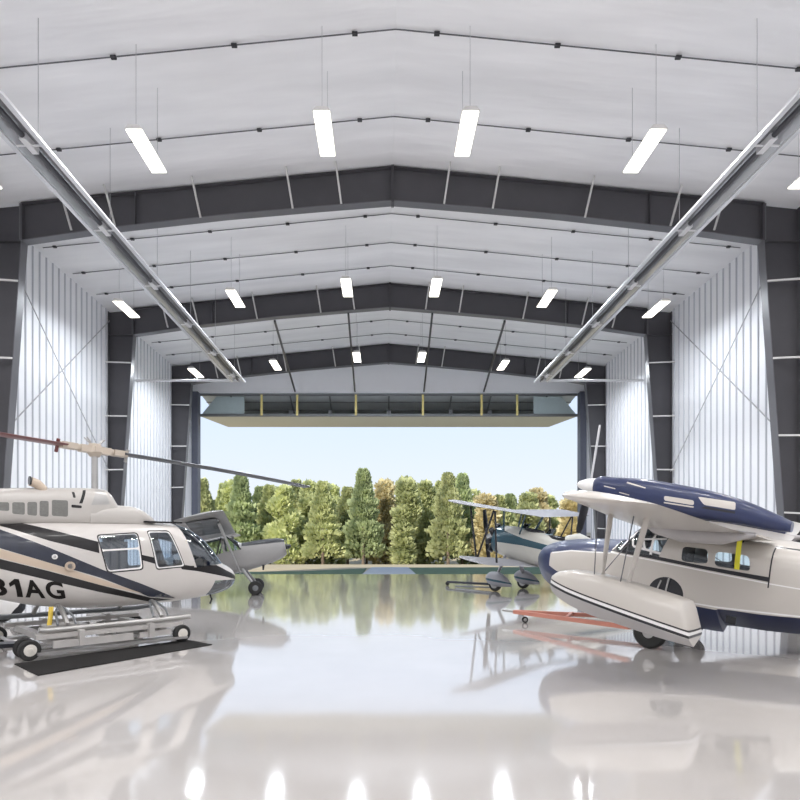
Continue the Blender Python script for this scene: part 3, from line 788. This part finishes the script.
# engine nacelles
for s in (1, -1):
    def nac(x, r, zc, w): return [Vector((x, s * 1.6 + math.copysign(abs(math.cos(t)) ** .75, math.cos(t)) * w, zc + math.copysign(abs(math.sin(t)) ** .8, math.sin(t)) * r)) for t in [2 * PI * k / 24 for k in range(24)]]
    b = MB(); prof = [(1.04, .12, 2.57, .12), (1.0, .16, 2.57, .17), (.75, .19, 2.54, .19), (.2, .235, 2.50, .22), (-.5, .225, 2.44, .22), (-1.1, .175, 2.375, .19), (-1.55, .115, 2.28, .14), (-1.75, .07, 2.24, .09)]
    prof = prof if s > 0 else [(x, a_, z_ - .10, w_) for x, a_, z_, w_ in prof[:5]] + [(-.9, .12, 2.2, .12), (-1.1, .05, 2.12, .05)]
    xs = [-p[0] for p in prof]; vals = [p[1:] for p in prof]; rs = []
    k = 0
    for i in range(36):
        x = -1.04 + (-prof[-1][0] + 1.04) * i / 35; v = catmull(xs, vals, x); rs.append(nac(-x, *v))
    b.rings(rs); bmesh.ops.recalc_face_normals(b.bm, faces=b.bm.faces[:])
    if s < 0: pass
    else: paint(b, rounded([(-.14, 2.50), (-.56, 2.47), (-.57, 2.40), (-.15, 2.43)], .03), 1); paint(b, rounded([(-.15, 2.41), (-.57, 2.385), (-.57, 2.365), (-.15, 2.39)], .01), 1)
    if s > 0: paint(b, rounded([(-.60, 2.53), (-1.08, 2.50), (-1.10, 2.39), (-.70, 2.42)], .03), 1); paint(b, [(-.72, 2.40), (-1.1, 2.37), (-1.1, 2.34), (-.66, 2.37)], 2)
    paint(b, rounded([(.46, 2.67), (.15, 2.60), (.15, 2.585), (.46, 2.645)], .01), 1); paint(b, rounded([(.55, 2.50), (.38, 2.47), (.38, 2.455), (.55, 2.485)], .01), 1); paint(b, rounded([(.82, 2.58), (.62, 2.55), (.62, 2.535), (.82, 2.565)], .01), 1)  # thin cream slivers: exhaust highlights painted into the skin colour
    nc = b.build('engine_nacelle', ['navy', 'cream', 'dark'], AM, recalc=False, ang=50)
    b = MB()
    b.rings([[Vector((x, s * 1.6 + math.cos(t) * w, z + math.sin(t) * h)) for t in [2 * PI * k / 16 for k in range(16)]] for x, w, h, z in ((.12, .03, .03, 2.02), (-.02, .16, .11, 2.02), (-.4, .22, .16, 2.0), (-.95, .17, .12, 2.0), (-1.35, .03, .03, 2.08))])
    b.build('nacelle_fairing', 'floatgrey', nc)
    MB().lathe([(.001, .34), (.06, .28), (.105, .16), (.125, 0), (.12, -.03)], (1.05, s * 1.6, 2.57 if s > 0 else 2.47), axis='x', n=18).build('spinner', 'wline', nc)
    for q in (1, -1):
        d = Vector((0, -.22 * q if q < 0 else -.03, q)).normalized() if s > 0 else Vector((0, q, .15 * q)).normalized(); p0 = Vector((1.14, s * 1.6, 2.57 if s > 0 else 2.47)); rs = []
        side_ = Vector((.35, -1 * q, 0)).normalized() if s > 0 else Vector((.35, 0, q)).normalized()
        for k in range(12):
            t = k / 11; w = .035 + .055 * math.sin(min(1, t * 1.25) * PI * .75); w = w if t < .95 else w * .6
            c = p0 + d * (.08 + (.92 if q > 0 else .74) * t); rs.append([c + side_ * (math.cos(a) * w) + Vector((math.sin(a) * .018, 0, 0)) for a in [2 * PI * j / 8 for j in range(8)]])
        MB().rings(rs).build('propeller_blade', 'pipe' if q > 0 else 'dark', nc)
# wing floats
def floatprof(p):
    zk, wc, zc, zd = p
    return [(0, zk), (wc * .5, zk + (zc - zk) * .45), (wc, zc), (wc * 1.05, zc + (zd - zc) * .3), (wc * 1.03, zc + (zd - zc) * .65), (wc * .9, zd - (zd - zc) * .12), (wc * .72, zd - .012), (wc * .35, zd), (0, zd)]
fl = Body([(.74, 1.00, .02, 1.06, 1.10), (.70, .94, .09, 1.05, 1.19), (.58, .87, .17, 1.03, 1.27), (.35, .79, .235, .99, 1.325), (.08, .74, .26, .95, 1.335), (-.4, .70, .27, .89, 1.30), (-.9, .665, .26, .83, 1.245), (-1.12, .66, .25, .80, 1.21), (-1.13, .66, .25, .80, 1.20), (-1.26, .66, .235, .785, .86)], floatprof)
for s in (1, -1):
    b = fl.mesh(.05, lambda c: 1 if c.z < catmull(fl.xs, fl.v, c.x)[2] - .002 else 0, yc=s * 3.2)
    def band(lo, hi, m):
        top = [(x, catmull(fl.xs, fl.v, x)[2]) for x in (.8, .70, .58, .35, .08, -.4, -.9, -1.3)]
        paint(b, [(x, z + hi) for x, z in top] + [(x, z + lo) for x, z in reversed(top)], m, over=(0,))
    band(.075, .095, 3); band(.035, .072, 2); band(.0, .034, 3)
    f = b.build('wing_float', ['cream', 'floatgrey', 'wline', 'dark'], AM, recalc=False, ang=45)
    for (xa, za, xb2, zb2, w) in ((.0, 1.31, .08, 2.2, .055), (-.36, 1.28, -.42, 2.2, .065)):
        MB().tube((xa, s * 3.2, za), (xb2, s * 3.05, zb2), w * .8, w * 1.25, 12, flat=.45).build('strut', 'cream', f)
        MB().tube((xa + .04, s * 3.36, za - .01), (xb2 + .12, s * 3.2, zb2), .008, n=6).build('wire', 'cable', f)
    MB().tube((.1, s * 3.0, 1.3), (.55, s * .7, 1.95), .008, n=6).build('wire', 'cable', f)
# main wheels and tail
for s in (1, -1):
    wheel(AM, (.05, s * .95, .265), .27, .19, 'metal', 'main_wheel', .34)
    MB().tube((-.0, s * .86, .29), (.0, s * .6, .75), .045, n=8).build('gear_leg', 'metal', AM)
b = MB(); b.prism([(-4.3, 1.6), (-4.9, 2.9), (-5.5, 2.9), (-5.5, 1.5)], -.05, .05); b.build('tail_fin', 'navy', AM, smooth=False)
b = MB(); wing(b, [(-4.4, 0, 1.75, 1.0, .1), (-4.5, 1.9, 1.8, .7, .07)]); wing(b, [(-4.4, 0, 1.75, 1.0, .1), (-4.5, -1.9, 1.8, .7, .07)]); b.build('tailplane', 'cream', AM)
b = MB(); b.tube((-4.9, 0, .95), (-4.8, 0, 1.3), .04); b.build('tail_leg', 'metal', AM)
wheel(AM, (-4.92, 0, .90), .15, .1, 'metal', 'tail_wheel')
b = MB(); b.rings([[Vector((x + dx, .675 + yo, z)) for dx, yo in ((-.035, 0), (.035, 0), (.035, .012), (-.035, .012))] for x, yo0, z in ((-.945, 0, 2.06), (-.95, 0, 1.9), (-.96, 0, 1.7), (-.975, 0, 1.5))])
o = b.build('warning_ribbon', 'acid', smooth=False); o.location = AM.location; o.rotation_euler = AM.rotation_euler
tag(o, 'yellow ribbon hanging down from the wing over the cabin window', 'ribbon')

# red V tow bar
t = thing('tow_bar', 'faded red V-shaped tow bar on the floor ahead of the amphibian wheels', 'tow bar', (0, 0, 0))
b = MB(); b.beam((2.93, 13.1, .22), (4.27, 10.13, .29), .08, .08); b.build('arm', 'red', t, smooth=False)
b = MB(); b.beam((2.96, 13.15, .22), (5.40, 11.34, .29), .08, .08); b.build('arm', 'red', t, smooth=False)
b = MB(); b.beam((3.65, 11.65, .27), (4.0, 12.4, .27), .06, .06); b.build('cross_bar', 'red', t, smooth=False)
b = MB(); b.tube((2.75, 13.5, .22), (3.0, 13.05, .22), .03); b.build('hitch', 'metal', t)
MB().tube((3.12, 12.9, .07), (3.05, 12.95, .23), .02).build('caster_leg', 'metal', t)
wheel(t, (3.12, 12.9, .07), .07, .05, 'metal', 'caster')

# ================================================================== biplane
BI = thing('biplane', 'cream and teal biplane with round engine, parked near the door', 'aircraft', (5.2, 22.2, 0), (0, -math.radians(12), math.radians(135)))
bb = Body([(-5.6, 1.62, 1.82, .04, 2), (-4, 1.45, 1.95, .22, 2.3), (-2.4, 1.25, 2.13, .38, 2.6), (-1, 1.10, 2.30, .48, 2.8), (0, 1.05, 2.36, .52, 2.7), (.6, 1.08, 2.36, .53, 2.4), (1.1, 1.16, 2.30, .54, 2.1), (1.35, 1.2, 2.25, .52, 2)], superprof(18))
b = bb.mesh(.12)
paint(b, [(1.5, 2.2), (1.5, 1.62), (1.0, 1.68), (0, 1.76), (-1.5, 1.78), (-3.5, 1.76), (-5.6, 1.72), (-5.6, 1.8), (-3.5, 1.88), (-1.5, 1.96), (0, 2.02), (.9, 2.14), (1.2, 2.4), (1.5, 2.4)], 1)
paint(b, [(1.5, 1.64), (1.5, 1.0), (1.22, 1.0), (1.05, 1.3), (1.15, 1.66)], 1)
paint(b, [(-.6, 1.3), (-2.2, 1.36), (-2.2, 1.1), (-.6, .9)], 2)
b.build('fuselage', ['bcream', 'teal', 'floatgrey'], BI, recalc=False)
for x in (-.1, -1.15):
    b = MB(); b.rings([[Vector((x + .38 * math.cos(a) * k, .30 * math.sin(a) * k, bb.half(x)[-1][1] - .02 + dz)) for a in [2 * PI * j / 18 for j in range(18)]] for k, dz in ((1.05, -.04), (1.05, .05), (.9, .06), (.85, -.05))])
    b.build('cockpit_rim', 'dark', BI)
    b = MB(); b.rings([[Vector((x + .42, y, 2.32)), Vector((x + .30, y * .8, 2.56)), Vector((x + .29, y * .8, 2.56)), Vector((x + .41, y, 2.32))] for y in (-.28, 0, .28)]); b.build('windscreen', 'clearglass', BI)
b = MB(); b.path([(x, 0, z) for x, z in ((-1.5, 2.24), (-1.9, 2.40), (-2.3, 2.30), (-2.8, 2.1))], .2, n=12); b.build('headrest', 'bcream', BI)
# round engine
b = MB(); b.lathe([(.001, .62), (.10, .60), (.16, .50), (.26, .40), (.30, .1), (.36, 0), (.001, 0)], (1.3, 0, 1.73), axis='x', n=20); eg = b.build('engine_case', 'metal', BI)
for k in range(7):
    a = 2 * PI * k / 7 + PI / 2; d = Vector((0, math.cos(a), math.sin(a))); c = Vector((1.5, 0, 1.73)); b = MB(); rs = []
    for j in range(13):
        r_ = (.115 if j % 2 else .09); p = c + d * (.24 + .34 * j / 12); u = Vector((1, 0, 0)); v = d.cross(u)
        rs.append([p + u * math.cos(t) * r_ + v * math.sin(t) * r_ for t in [2 * PI * q / 12 for q in range(12)]])
    b.rings(rs); b.build('engine_cylinder', 'dark', eg, smooth=False)
for q in (1, -1):
    d = Vector((0, q * .45, q)).normalized(); sd = Vector((.3, 1, -.45 * 1)).normalized(); rs = []
    for k in range(10):
        t = k / 9; w = .05 + .06 * math.sin(min(1, t * 1.2) * PI * .8); c = Vector((1.95, 0, 1.73)) + d * (1.15 * t); rs.append([c + sd * math.cos(a) * w + Vector((math.sin(a) * .02, 0, 0)) for a in [2 * PI * j / 8 for j in range(8)]])
    MB().rings(rs).build('propeller_blade', 'dark', BI)
for s in (1, -1):
    b = MB(); wing(b, [(1.15, s * .0, 2.90, 1.5, .15), (1.15, s * 3.7, 3.08, 1.5, .15)], flat=.5); b.build('upper_wing', 'fabric', BI, ang=50)
    b = MB(); wing(b, [(.62, s * .3, 1.10, 1.35, .12), (.62, s * 3.3, 1.24, 1.35, .12)], flat=.5); b.build('lower_wing', 'fabric', BI, ang=50)
    for (xa, za, xb2, zb2) in ((.48, 1.3, .95, 2.9), (.42, 1.3, -.05, 2.9), (-.4, 1.26, -.1, 2.9)):
        MB().tube((xa, s * 2.55, za - .05), (xb2, s * 2.75, zb2 + .08), .045, n=8, flat=.6).build('wing_strut', 'dark', BI)
    for (xa, xb2) in ((.9, .95), (.2, .0)):
        MB().tube((xa, s * .48, 2.15), (xb2, s * .62, 2.88), .045, n=8, flat=.6).build('cabane_strut', 'teal', BI)
    # trousered wheels
    pb = Body([(-.62, .30, .40, .03, 2), (-.3, .22, .60, .14, 2.2), (.05, .14, .70, .19, 2.6), (.35, .18, .64, .17, 2.4), (.52, .30, .48, .05, 2)], superprof(12))
    b = pb.mesh(.07, yc=s * .98); bmesh.ops.translate(b.bm, verts=b.bm.verts[:], vec=(.45, 0, -.06)); paint(b, [(1.05, .30), (.75, .34), (.25, .38), (-.21, .38), (-.21, .34), (.25, .30), (.75, .26), (1.05, .24)], 1)
    b.build('wheel_fairing', ['fabric', 'teal'], BI, recalc=False)
    wheel(BI, (.53, s * .98, .155), .26, .15, 'metal')
    MB().tube((.55, s * .95, .45), (.65, s * .45, 1.2), .09, .11, 10, flat=.5).build('gear_leg', 'fabric', BI)
b = MB(); b.prism([(-4.6, 1.9), (-5.2, 2.75), (-5.7, 2.8), (-5.9, 1.7), (-5.5, 1.6)], -.04, .04); b.build('tail_fin', 'teal', BI, smooth=False)
b = MB(); wing(b, [(-4.7, 0, 1.85, 1.0, .08), (-4.8, 1.6, 1.85, .8, .06)]); wing(b, [(-4.7, 0, 1.85, 1.0, .08), (-4.8, -1.6, 1.85, .8, .06)]); b.build('tailplane', 'fabric', BI)
wheel(BI, (-5.45, 0, .99), .12, .08, 'metal', 'tail_wheel'); MB().tube((-5.42, 0, 1.0), (-5.2, 0, 1.7), .035).build('tail_leg', 'metal', BI)
# dark bar on the floor beside it
t = thing('wheel_tow_bar', 'thin dark tow bar lying on the floor before the biplane wheels', 'tow bar', (0, 0, 0))
MB().tube((2.72, 25.0, .16), (4.25, 22.9, .2), .05, n=8).build('bar', 'dark', t)
MB().tube((2.95, 24.0, .05), (4.35, 22.4, .1), .03, n=8).build('side_bar', 'doorframe', t)
MB().lathe([(.06, -.04), (.09, 0), (.06, .04)], (2.72, 25.0, .09), n=12).build('caster', 'rubber', t)

# ================================================================== grey high-wing taildragger
HWP = thing('taildragger_aircraft', 'small grey high-wing taildragger aircraft behind the helicopter nose', 'aircraft', (-4.85, 20.9, 0), (0, -math.radians(12), math.radians(10)))
gb = Body([(-5.0, 1.35, 1.5, .03, 2), (-3.2, 1.1, 1.72, .22, 3), (-1.9, .92, 1.95, .38, 3.4), (-1.2, .84, 2.16, .44, 3.6), (-.35, .80, 2.18, .45, 3.6), (-.05, .80, 1.95, .45, 3.4), (.12, .81, 1.83, .45, 3.2), (1.0, .90, 1.78, .40, 2.8), (1.45, 1.0, 1.72, .33, 2.5), (1.62, 1.1, 1.64, .24, 2.2)], superprof(20))
b = gb.mesh(.09)
paint(b, [(1.64, 1.8), (.2, 1.95), (.12, 1.70), (1.5, 1.56), (1.64, 1.54)], 1)
paint(b, [(-.02, 2.0), (-.40, 2.14), (-.45, 1.62), (.08, 1.60)], 2); paint(b, [(-.52, 2.12), (-1.1, 2.10), (-1.15, 1.58), (-.52, 1.60)], 3)
wn = extract(b, 2); wn2 = extract(b, 3)
b.build('fuselage', ['greyplane', 'dark'], HWP, recalc=False); panes(wn, 'door_window', 'clearglass', HWP); panes(wn2, 'cabin_window', 'clearglass', HWP)
b = MB(); wing(b, [(.02, -.3, 2.22, 1.55, .16), (.02, -1.6, 2.48, 1.55, .16), (.0, -3.0, 2.84, 1.5, .13)], flat=.45); w1 = b.build('wing', 'greyplane', HWP, ang=50)
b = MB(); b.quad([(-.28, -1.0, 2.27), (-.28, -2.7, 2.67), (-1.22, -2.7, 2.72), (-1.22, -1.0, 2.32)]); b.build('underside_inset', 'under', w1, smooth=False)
b = MB(); wing(b, [(.02, .3, 2.18, 1.55, .16), (.02, 1.6, 2.18, 1.55, .16), (.0, 2.95, 2.18, 1.5, .13)], flat=.45); b.build('wing', 'greyplane', HWP, ang=50)
for s in (-1, 1):
    MB().tube((-.1, s * .5, .80), (-.3, s * 2.2, 2.58 if s < 0 else 2.16), .07, .09, 10, flat=.5).build('wing_strut', 'greyplane', HWP)
    MB().tube((.0, s * .42, .90), (.30, s * .80, .28), .06, .045, 10).build('gear_leg', 'greyplane', HWP)
    wheel(HWP, (.32, s * .84, .19), .25, .18, 'doorframe', 'wheel', .4)
    b = MB(); b.beam((.1, s * .46, 1.6), (-.3, s * .46, 2.14), .05, .04); b.beam((-.75, s * .46, 1.58), (-.48, s * .46, 2.14), .05, .04); b.build('cabin_post', 'dark', HWP, smooth=False)
b = MB(); b.tube((.75, -.2, .97), (.68, -.2, .72), .05, .03); b.build('exhaust_stack', 'dark', HWP)
MB().lathe([(.001, .22), (.05, .18), (.10, .02), (.10, -.05)], (1.62, 0, 1.36), axis='x', n=14).build('spinner', 'dark', HWP)
for q in (1, -1):
    d = Vector((0, q, q * .35)).normalized(); rs = []
    for k in range(9):
        t = k / 8; w = .03 + .05 * math.sin(min(1, t * 1.2) * PI * .8); c = Vector((1.68, 0, 1.36)) + d * (.85 * t); rs.append([c + Vector((0, -.3, 1)).normalized() * math.cos(a) * w + Vector((math.sin(a) * .015, 0, 0)) for a in [2 * PI * j / 8 for j in range(8)]])
    MB().rings(rs).build('propeller_blade', 'dark', HWP)
b = MB(); b.prism([(-4.1, 1.6), (-4.6, 2.3), (-5.1, 2.3), (-5.2, 1.4)], -.03, .03); b.build('tail_fin', 'greyplane', HWP, smooth=False)
wheel(HWP, (-4.85, 0, .88), .1, .06, 'metal', 'tail_wheel'); MB().tube((-4.85, 0, .9), (-4.7, 0, 1.4), .03).build('tail_leg', 'metal', HWP)

# ================================================================== outdoors
def ground_mat(name, c0, c1, sc=.6):
    m, nt, b = new_mat(name); L = nt.links
    tc = nt.nodes.new('ShaderNodeTexCoord'); nz = nt.nodes.new('ShaderNodeTexNoise'); nz.inputs['Scale'].default_value = sc; nz.inputs['Detail'].default_value = 6
    L.new(tc.outputs['Object'], nz.inputs['Vector']); r = nt.nodes.new('ShaderNodeValToRGB')
    r.color_ramp.elements[0].position = .35; r.color_ramp.elements[0].color = (*c0, 1); r.color_ramp.elements[1].position = .7; r.color_ramp.elements[1].color = (*c1, 1)
    L.new(nz.outputs['Fac'], r.inputs[0]); L.new(r.outputs[0], b.inputs['Base Color']); b.inputs['Roughness'].default_value = .9
    return m
M['field'] = ground_mat('dry_tan_grass', (.29, .24, .155), (.37, .31, .205)); M['lawn'] = ground_mat('mown_green_grass', (.035, .075, .035), (.055, .11, .05), 1.2)
M['ramp'] = ground_mat('pale_asphalt', (.29, .32, .36), (.34, .37, .41), 2)
def ground_z(y): return -.07 if y < 47 else -.07 - (y - 47) * (3.53 / 121)
b = MB(); b.rings([[Vector((x, y, ground_z(y))) for y in (YE + .02, 47, 80, 120, 168, 205)] + [Vector((x, 230, -.5)), Vector((x, 290, 8.))] for x in (-220, -80, 0, 80, 220)], cap=False, closed=False)
struct(b.build('field', 'field', smooth=False), 'dry tan grass field between hangar and trees')
b = MB(); b.rings([[Vector((1.95, YE + .05, z)), Vector((60, YE + .05, z)), Vector((60, 46.5, z)), Vector((12, 47.5, z)), Vector((1.95, 46.5, z))] for z in (-.06, -.015)])
struct(b.build('lawn', 'lawn', smooth=False), 'dark green mown strip right of the paved ramp')
b = MB(); b.rings([[Vector((-60, YE + .05, z)), Vector((-1.35, YE + .05, z)), Vector((-1.35, 45, z)), Vector((-5.5, 40, z)), Vector((-12, 37.6, z)), Vector((-60, 36.6, z))] for z in (-.06, -.015)])
struct(b.build('lawn', 'lawn', smooth=False), 'dark green mown wedge left of the paved ramp')
b = MB(); b.rings([[Vector((-1.35, YE, z)), Vector((1.95, YE, z)), Vector((1.95, 47, z)), Vector((-1.0, 47, z))] for z in (-.06, -.01)])
struct(b.build('path', 'ramp', smooth=False), 'pale paved ramp leading out from the door')

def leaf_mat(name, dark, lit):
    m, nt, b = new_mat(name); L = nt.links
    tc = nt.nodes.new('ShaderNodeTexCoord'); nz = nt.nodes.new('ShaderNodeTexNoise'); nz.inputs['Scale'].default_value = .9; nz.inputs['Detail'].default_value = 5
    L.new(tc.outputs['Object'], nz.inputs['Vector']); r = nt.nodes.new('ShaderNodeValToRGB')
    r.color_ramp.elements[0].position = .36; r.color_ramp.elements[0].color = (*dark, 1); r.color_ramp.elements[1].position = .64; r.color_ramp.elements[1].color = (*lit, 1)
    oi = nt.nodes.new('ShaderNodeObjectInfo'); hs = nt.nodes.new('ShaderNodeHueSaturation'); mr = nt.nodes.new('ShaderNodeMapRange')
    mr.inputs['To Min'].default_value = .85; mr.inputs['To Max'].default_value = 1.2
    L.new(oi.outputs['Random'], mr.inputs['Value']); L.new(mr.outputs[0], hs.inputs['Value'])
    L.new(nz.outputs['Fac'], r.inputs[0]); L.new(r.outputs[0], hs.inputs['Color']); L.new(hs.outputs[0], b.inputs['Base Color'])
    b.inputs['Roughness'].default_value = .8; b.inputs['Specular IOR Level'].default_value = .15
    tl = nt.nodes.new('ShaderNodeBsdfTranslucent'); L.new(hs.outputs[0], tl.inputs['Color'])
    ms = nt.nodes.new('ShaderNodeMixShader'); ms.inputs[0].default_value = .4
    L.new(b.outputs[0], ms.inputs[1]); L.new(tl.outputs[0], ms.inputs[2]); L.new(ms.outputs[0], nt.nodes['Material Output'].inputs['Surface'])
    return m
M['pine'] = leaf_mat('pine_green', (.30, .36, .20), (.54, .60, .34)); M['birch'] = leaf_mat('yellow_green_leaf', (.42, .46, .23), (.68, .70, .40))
M['autumn'] = leaf_mat('tan_autumn_leaf', (.54, .48, .28), (.76, .68, .44)); M['bark'] = mat('grey_brown_bark', (.16, .12, .09), .9)
def crown(kind, seed):
    rng = random.Random(seed); b = MB(); n = 4200
    for _ in range(n):
        if kind == 'pine':
            t = rng.random() ** .75; z = .1 + t * 8.9; tier = .86 + .14 * math.cos(z * 4.3 + seed + 2 * math.sin(z + seed)) + .12 * math.sin(z * 2.1 + seed * 3)
            R = (1 - t) ** .8 * 2.25 * tier + .06; a = rng.random() * 2 * PI; r = R * math.sqrt(rng.uniform(.35, 1)); zz = z + r * .35
            p = Vector((r * math.cos(a), r * math.sin(a), zz)); d = Vector((math.cos(a), math.sin(a), rng.uniform(.6, 1.6)))
        else:
            k = rng.randrange(14); q = random.Random(seed * 31 + k); h = .07 + .88 * k / 13
            cz = 9 * h; cr = 1.8 * math.sin(PI * min(1, h * .8 + .2)) ** .7
            c = Vector((q.uniform(-1, 1) * cr * .45, q.uniform(-1, 1) * cr * .45, cz)); u = Vector((rng.gauss(0, 1), rng.gauss(0, 1), rng.gauss(0, 1))).normalized()
            p = c + u * rng.uniform(.6, 1.05) * (.75 + .4 * q.random()) * (1.15 - .45 * h); d = u + Vector((0, 0, .7))
        d.normalize(); s = d.cross(Vector((rng.uniform(-1, 1), rng.uniform(-1, 1), rng.uniform(-1, 1)))).normalized()
        l = rng.uniform(.32, .62); w = l * .38
        b.quad([p - s * w * .3, p + d * l * .5 - s * w, p + d * l, p + d * l * .5 + s * w])
    me_b = b
    return me_b
protos = []
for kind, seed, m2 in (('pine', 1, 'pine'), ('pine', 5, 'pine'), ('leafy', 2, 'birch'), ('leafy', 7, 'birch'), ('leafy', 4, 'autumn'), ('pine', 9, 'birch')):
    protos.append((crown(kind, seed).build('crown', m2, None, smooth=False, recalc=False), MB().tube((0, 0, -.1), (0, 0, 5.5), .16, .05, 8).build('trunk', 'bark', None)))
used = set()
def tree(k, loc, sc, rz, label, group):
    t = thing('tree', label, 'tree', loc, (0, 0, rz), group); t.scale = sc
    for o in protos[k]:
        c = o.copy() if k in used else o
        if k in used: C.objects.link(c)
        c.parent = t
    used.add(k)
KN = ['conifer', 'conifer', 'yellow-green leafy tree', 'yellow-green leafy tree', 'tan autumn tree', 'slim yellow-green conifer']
rng = random.Random(5)
front = []; back = []
#  heights above the ground read along the skyline, left to right
TK = 3.0                                              # a tall tree line, well beyond the field
ROWS = (('front', 56.0, -21.6, (7.4, 8.3, 8.6, 7.6, 8.0, 9.2, 8.0, 8.8, 6.6, 6.9, 6.3, 6.6), (2, 5, 0, 2, 5, 0, 3, 5, 4, 2, 4, 3)),
        ('middle', 60.3, -23.6, (8.0, 8.8, 8.4, 8.2, 8.6, 8.0, 8.5, 8.6, 9.4, 7.2, 7.6, 7.0, 7.2), (5, 2, 3, 5, 2, 5, 4, 2, 0, 5, 4, 1, 3)),
        ('rear', 64.6, -25.5, (8.6, 9.2, 9.0, 8.6, 9.4, 8.8, 9.2, 9.4, 9.2, 8.0, 7.8, 7.6, 7.8, 7.6), (0, 3, 5, 1, 5, 2, 5, 3, 5, 3, 0, 2, 1, 3)))
for rname, y, x, hs_, ks_ in ROWS:
    seen = 0
    for i, (h, k) in enumerate(zip(hs_, ks_)):
        bear = (x + 3.95 * i) / y; vis = -.35 < bear < .36
        lab = '%s, %s from left in the %s row of trees' % (KN[k], ORD[seen], rname) if vis else '%s at the %s end of the %s tree row, behind the wall' % (KN[k], 'left' if bear < 0 else 'right', rname)
        seen += vis; sz = h / 9.3; wd = 1.0
        Y_ = (y + rng.uniform(-.2, .2)) * TK; tree(k, ((x + 3.95 * i + rng.uniform(-.15, .15)) * TK, Y_, ground_z(Y_) - .1), (wd * TK, wd * TK, sz * TK), rng.uniform(0, 6), lab, 'trees in the %s row of the tree line' % rname)

# ------------------------------------------------------------------ sky and sun
w = bpy.data.worlds.new('sky'); bpy.context.scene.world = w; w.use_nodes = True
nt = w.node_tree; L = nt.links; bg = nt.nodes['Background']
tc = nt.nodes.new('ShaderNodeTexCoord'); sp = nt.nodes.new('ShaderNodeSeparateXYZ'); L.new(tc.outputs['Generated'], sp.inputs[0])
r = nt.nodes.new('ShaderNodeValToRGB'); e = r.color_ramp.elements
e[0].position = 0; e[0].color = (.84, .875, .92, 1); e[1].position = 1; e[1].color = (.42, .58, .88, 1)
x = e.new(.10); x.color = (.82, .89, .98, 1); x = e.new(.22); x.color = (.72, .85, 1.06, 1)
L.new(sp.outputs['Z'], r.inputs[0]); L.new(r.outputs[0], bg.inputs['Color']); bg.inputs['Strength'].default_value = 1.06
sl = bpy.data.lights.new('sun', 'SUN'); sl.energy = 6.2; sl.angle = math.radians(2); sl.color = (1, .94, .82)
so = bpy.data.objects.new('sun', sl); C.objects.link(so); so.rotation_euler = (math.radians(52), 0, math.radians(-35))

# ------------------------------------------------------------------ camera
cam = bpy.data.cameras.new('camera'); co = bpy.data.objects.new('camera', cam); C.objects.link(co)
co.location = (0, 0, 1.7); co.rotation_euler = (PI / 2, 0, 0)
cam.sensor_width = 36; cam.lens = 583 / 800 * 36; cam.shift_x = .02; cam.shift_y = .1825; cam.clip_end = 500; cam.clip_start = .05
sc = bpy.context.scene; sc.camera = co
sc.view_settings.view_transform = 'Standard'; sc.view_settings.look = 'None'; sc.view_settings.exposure = 0
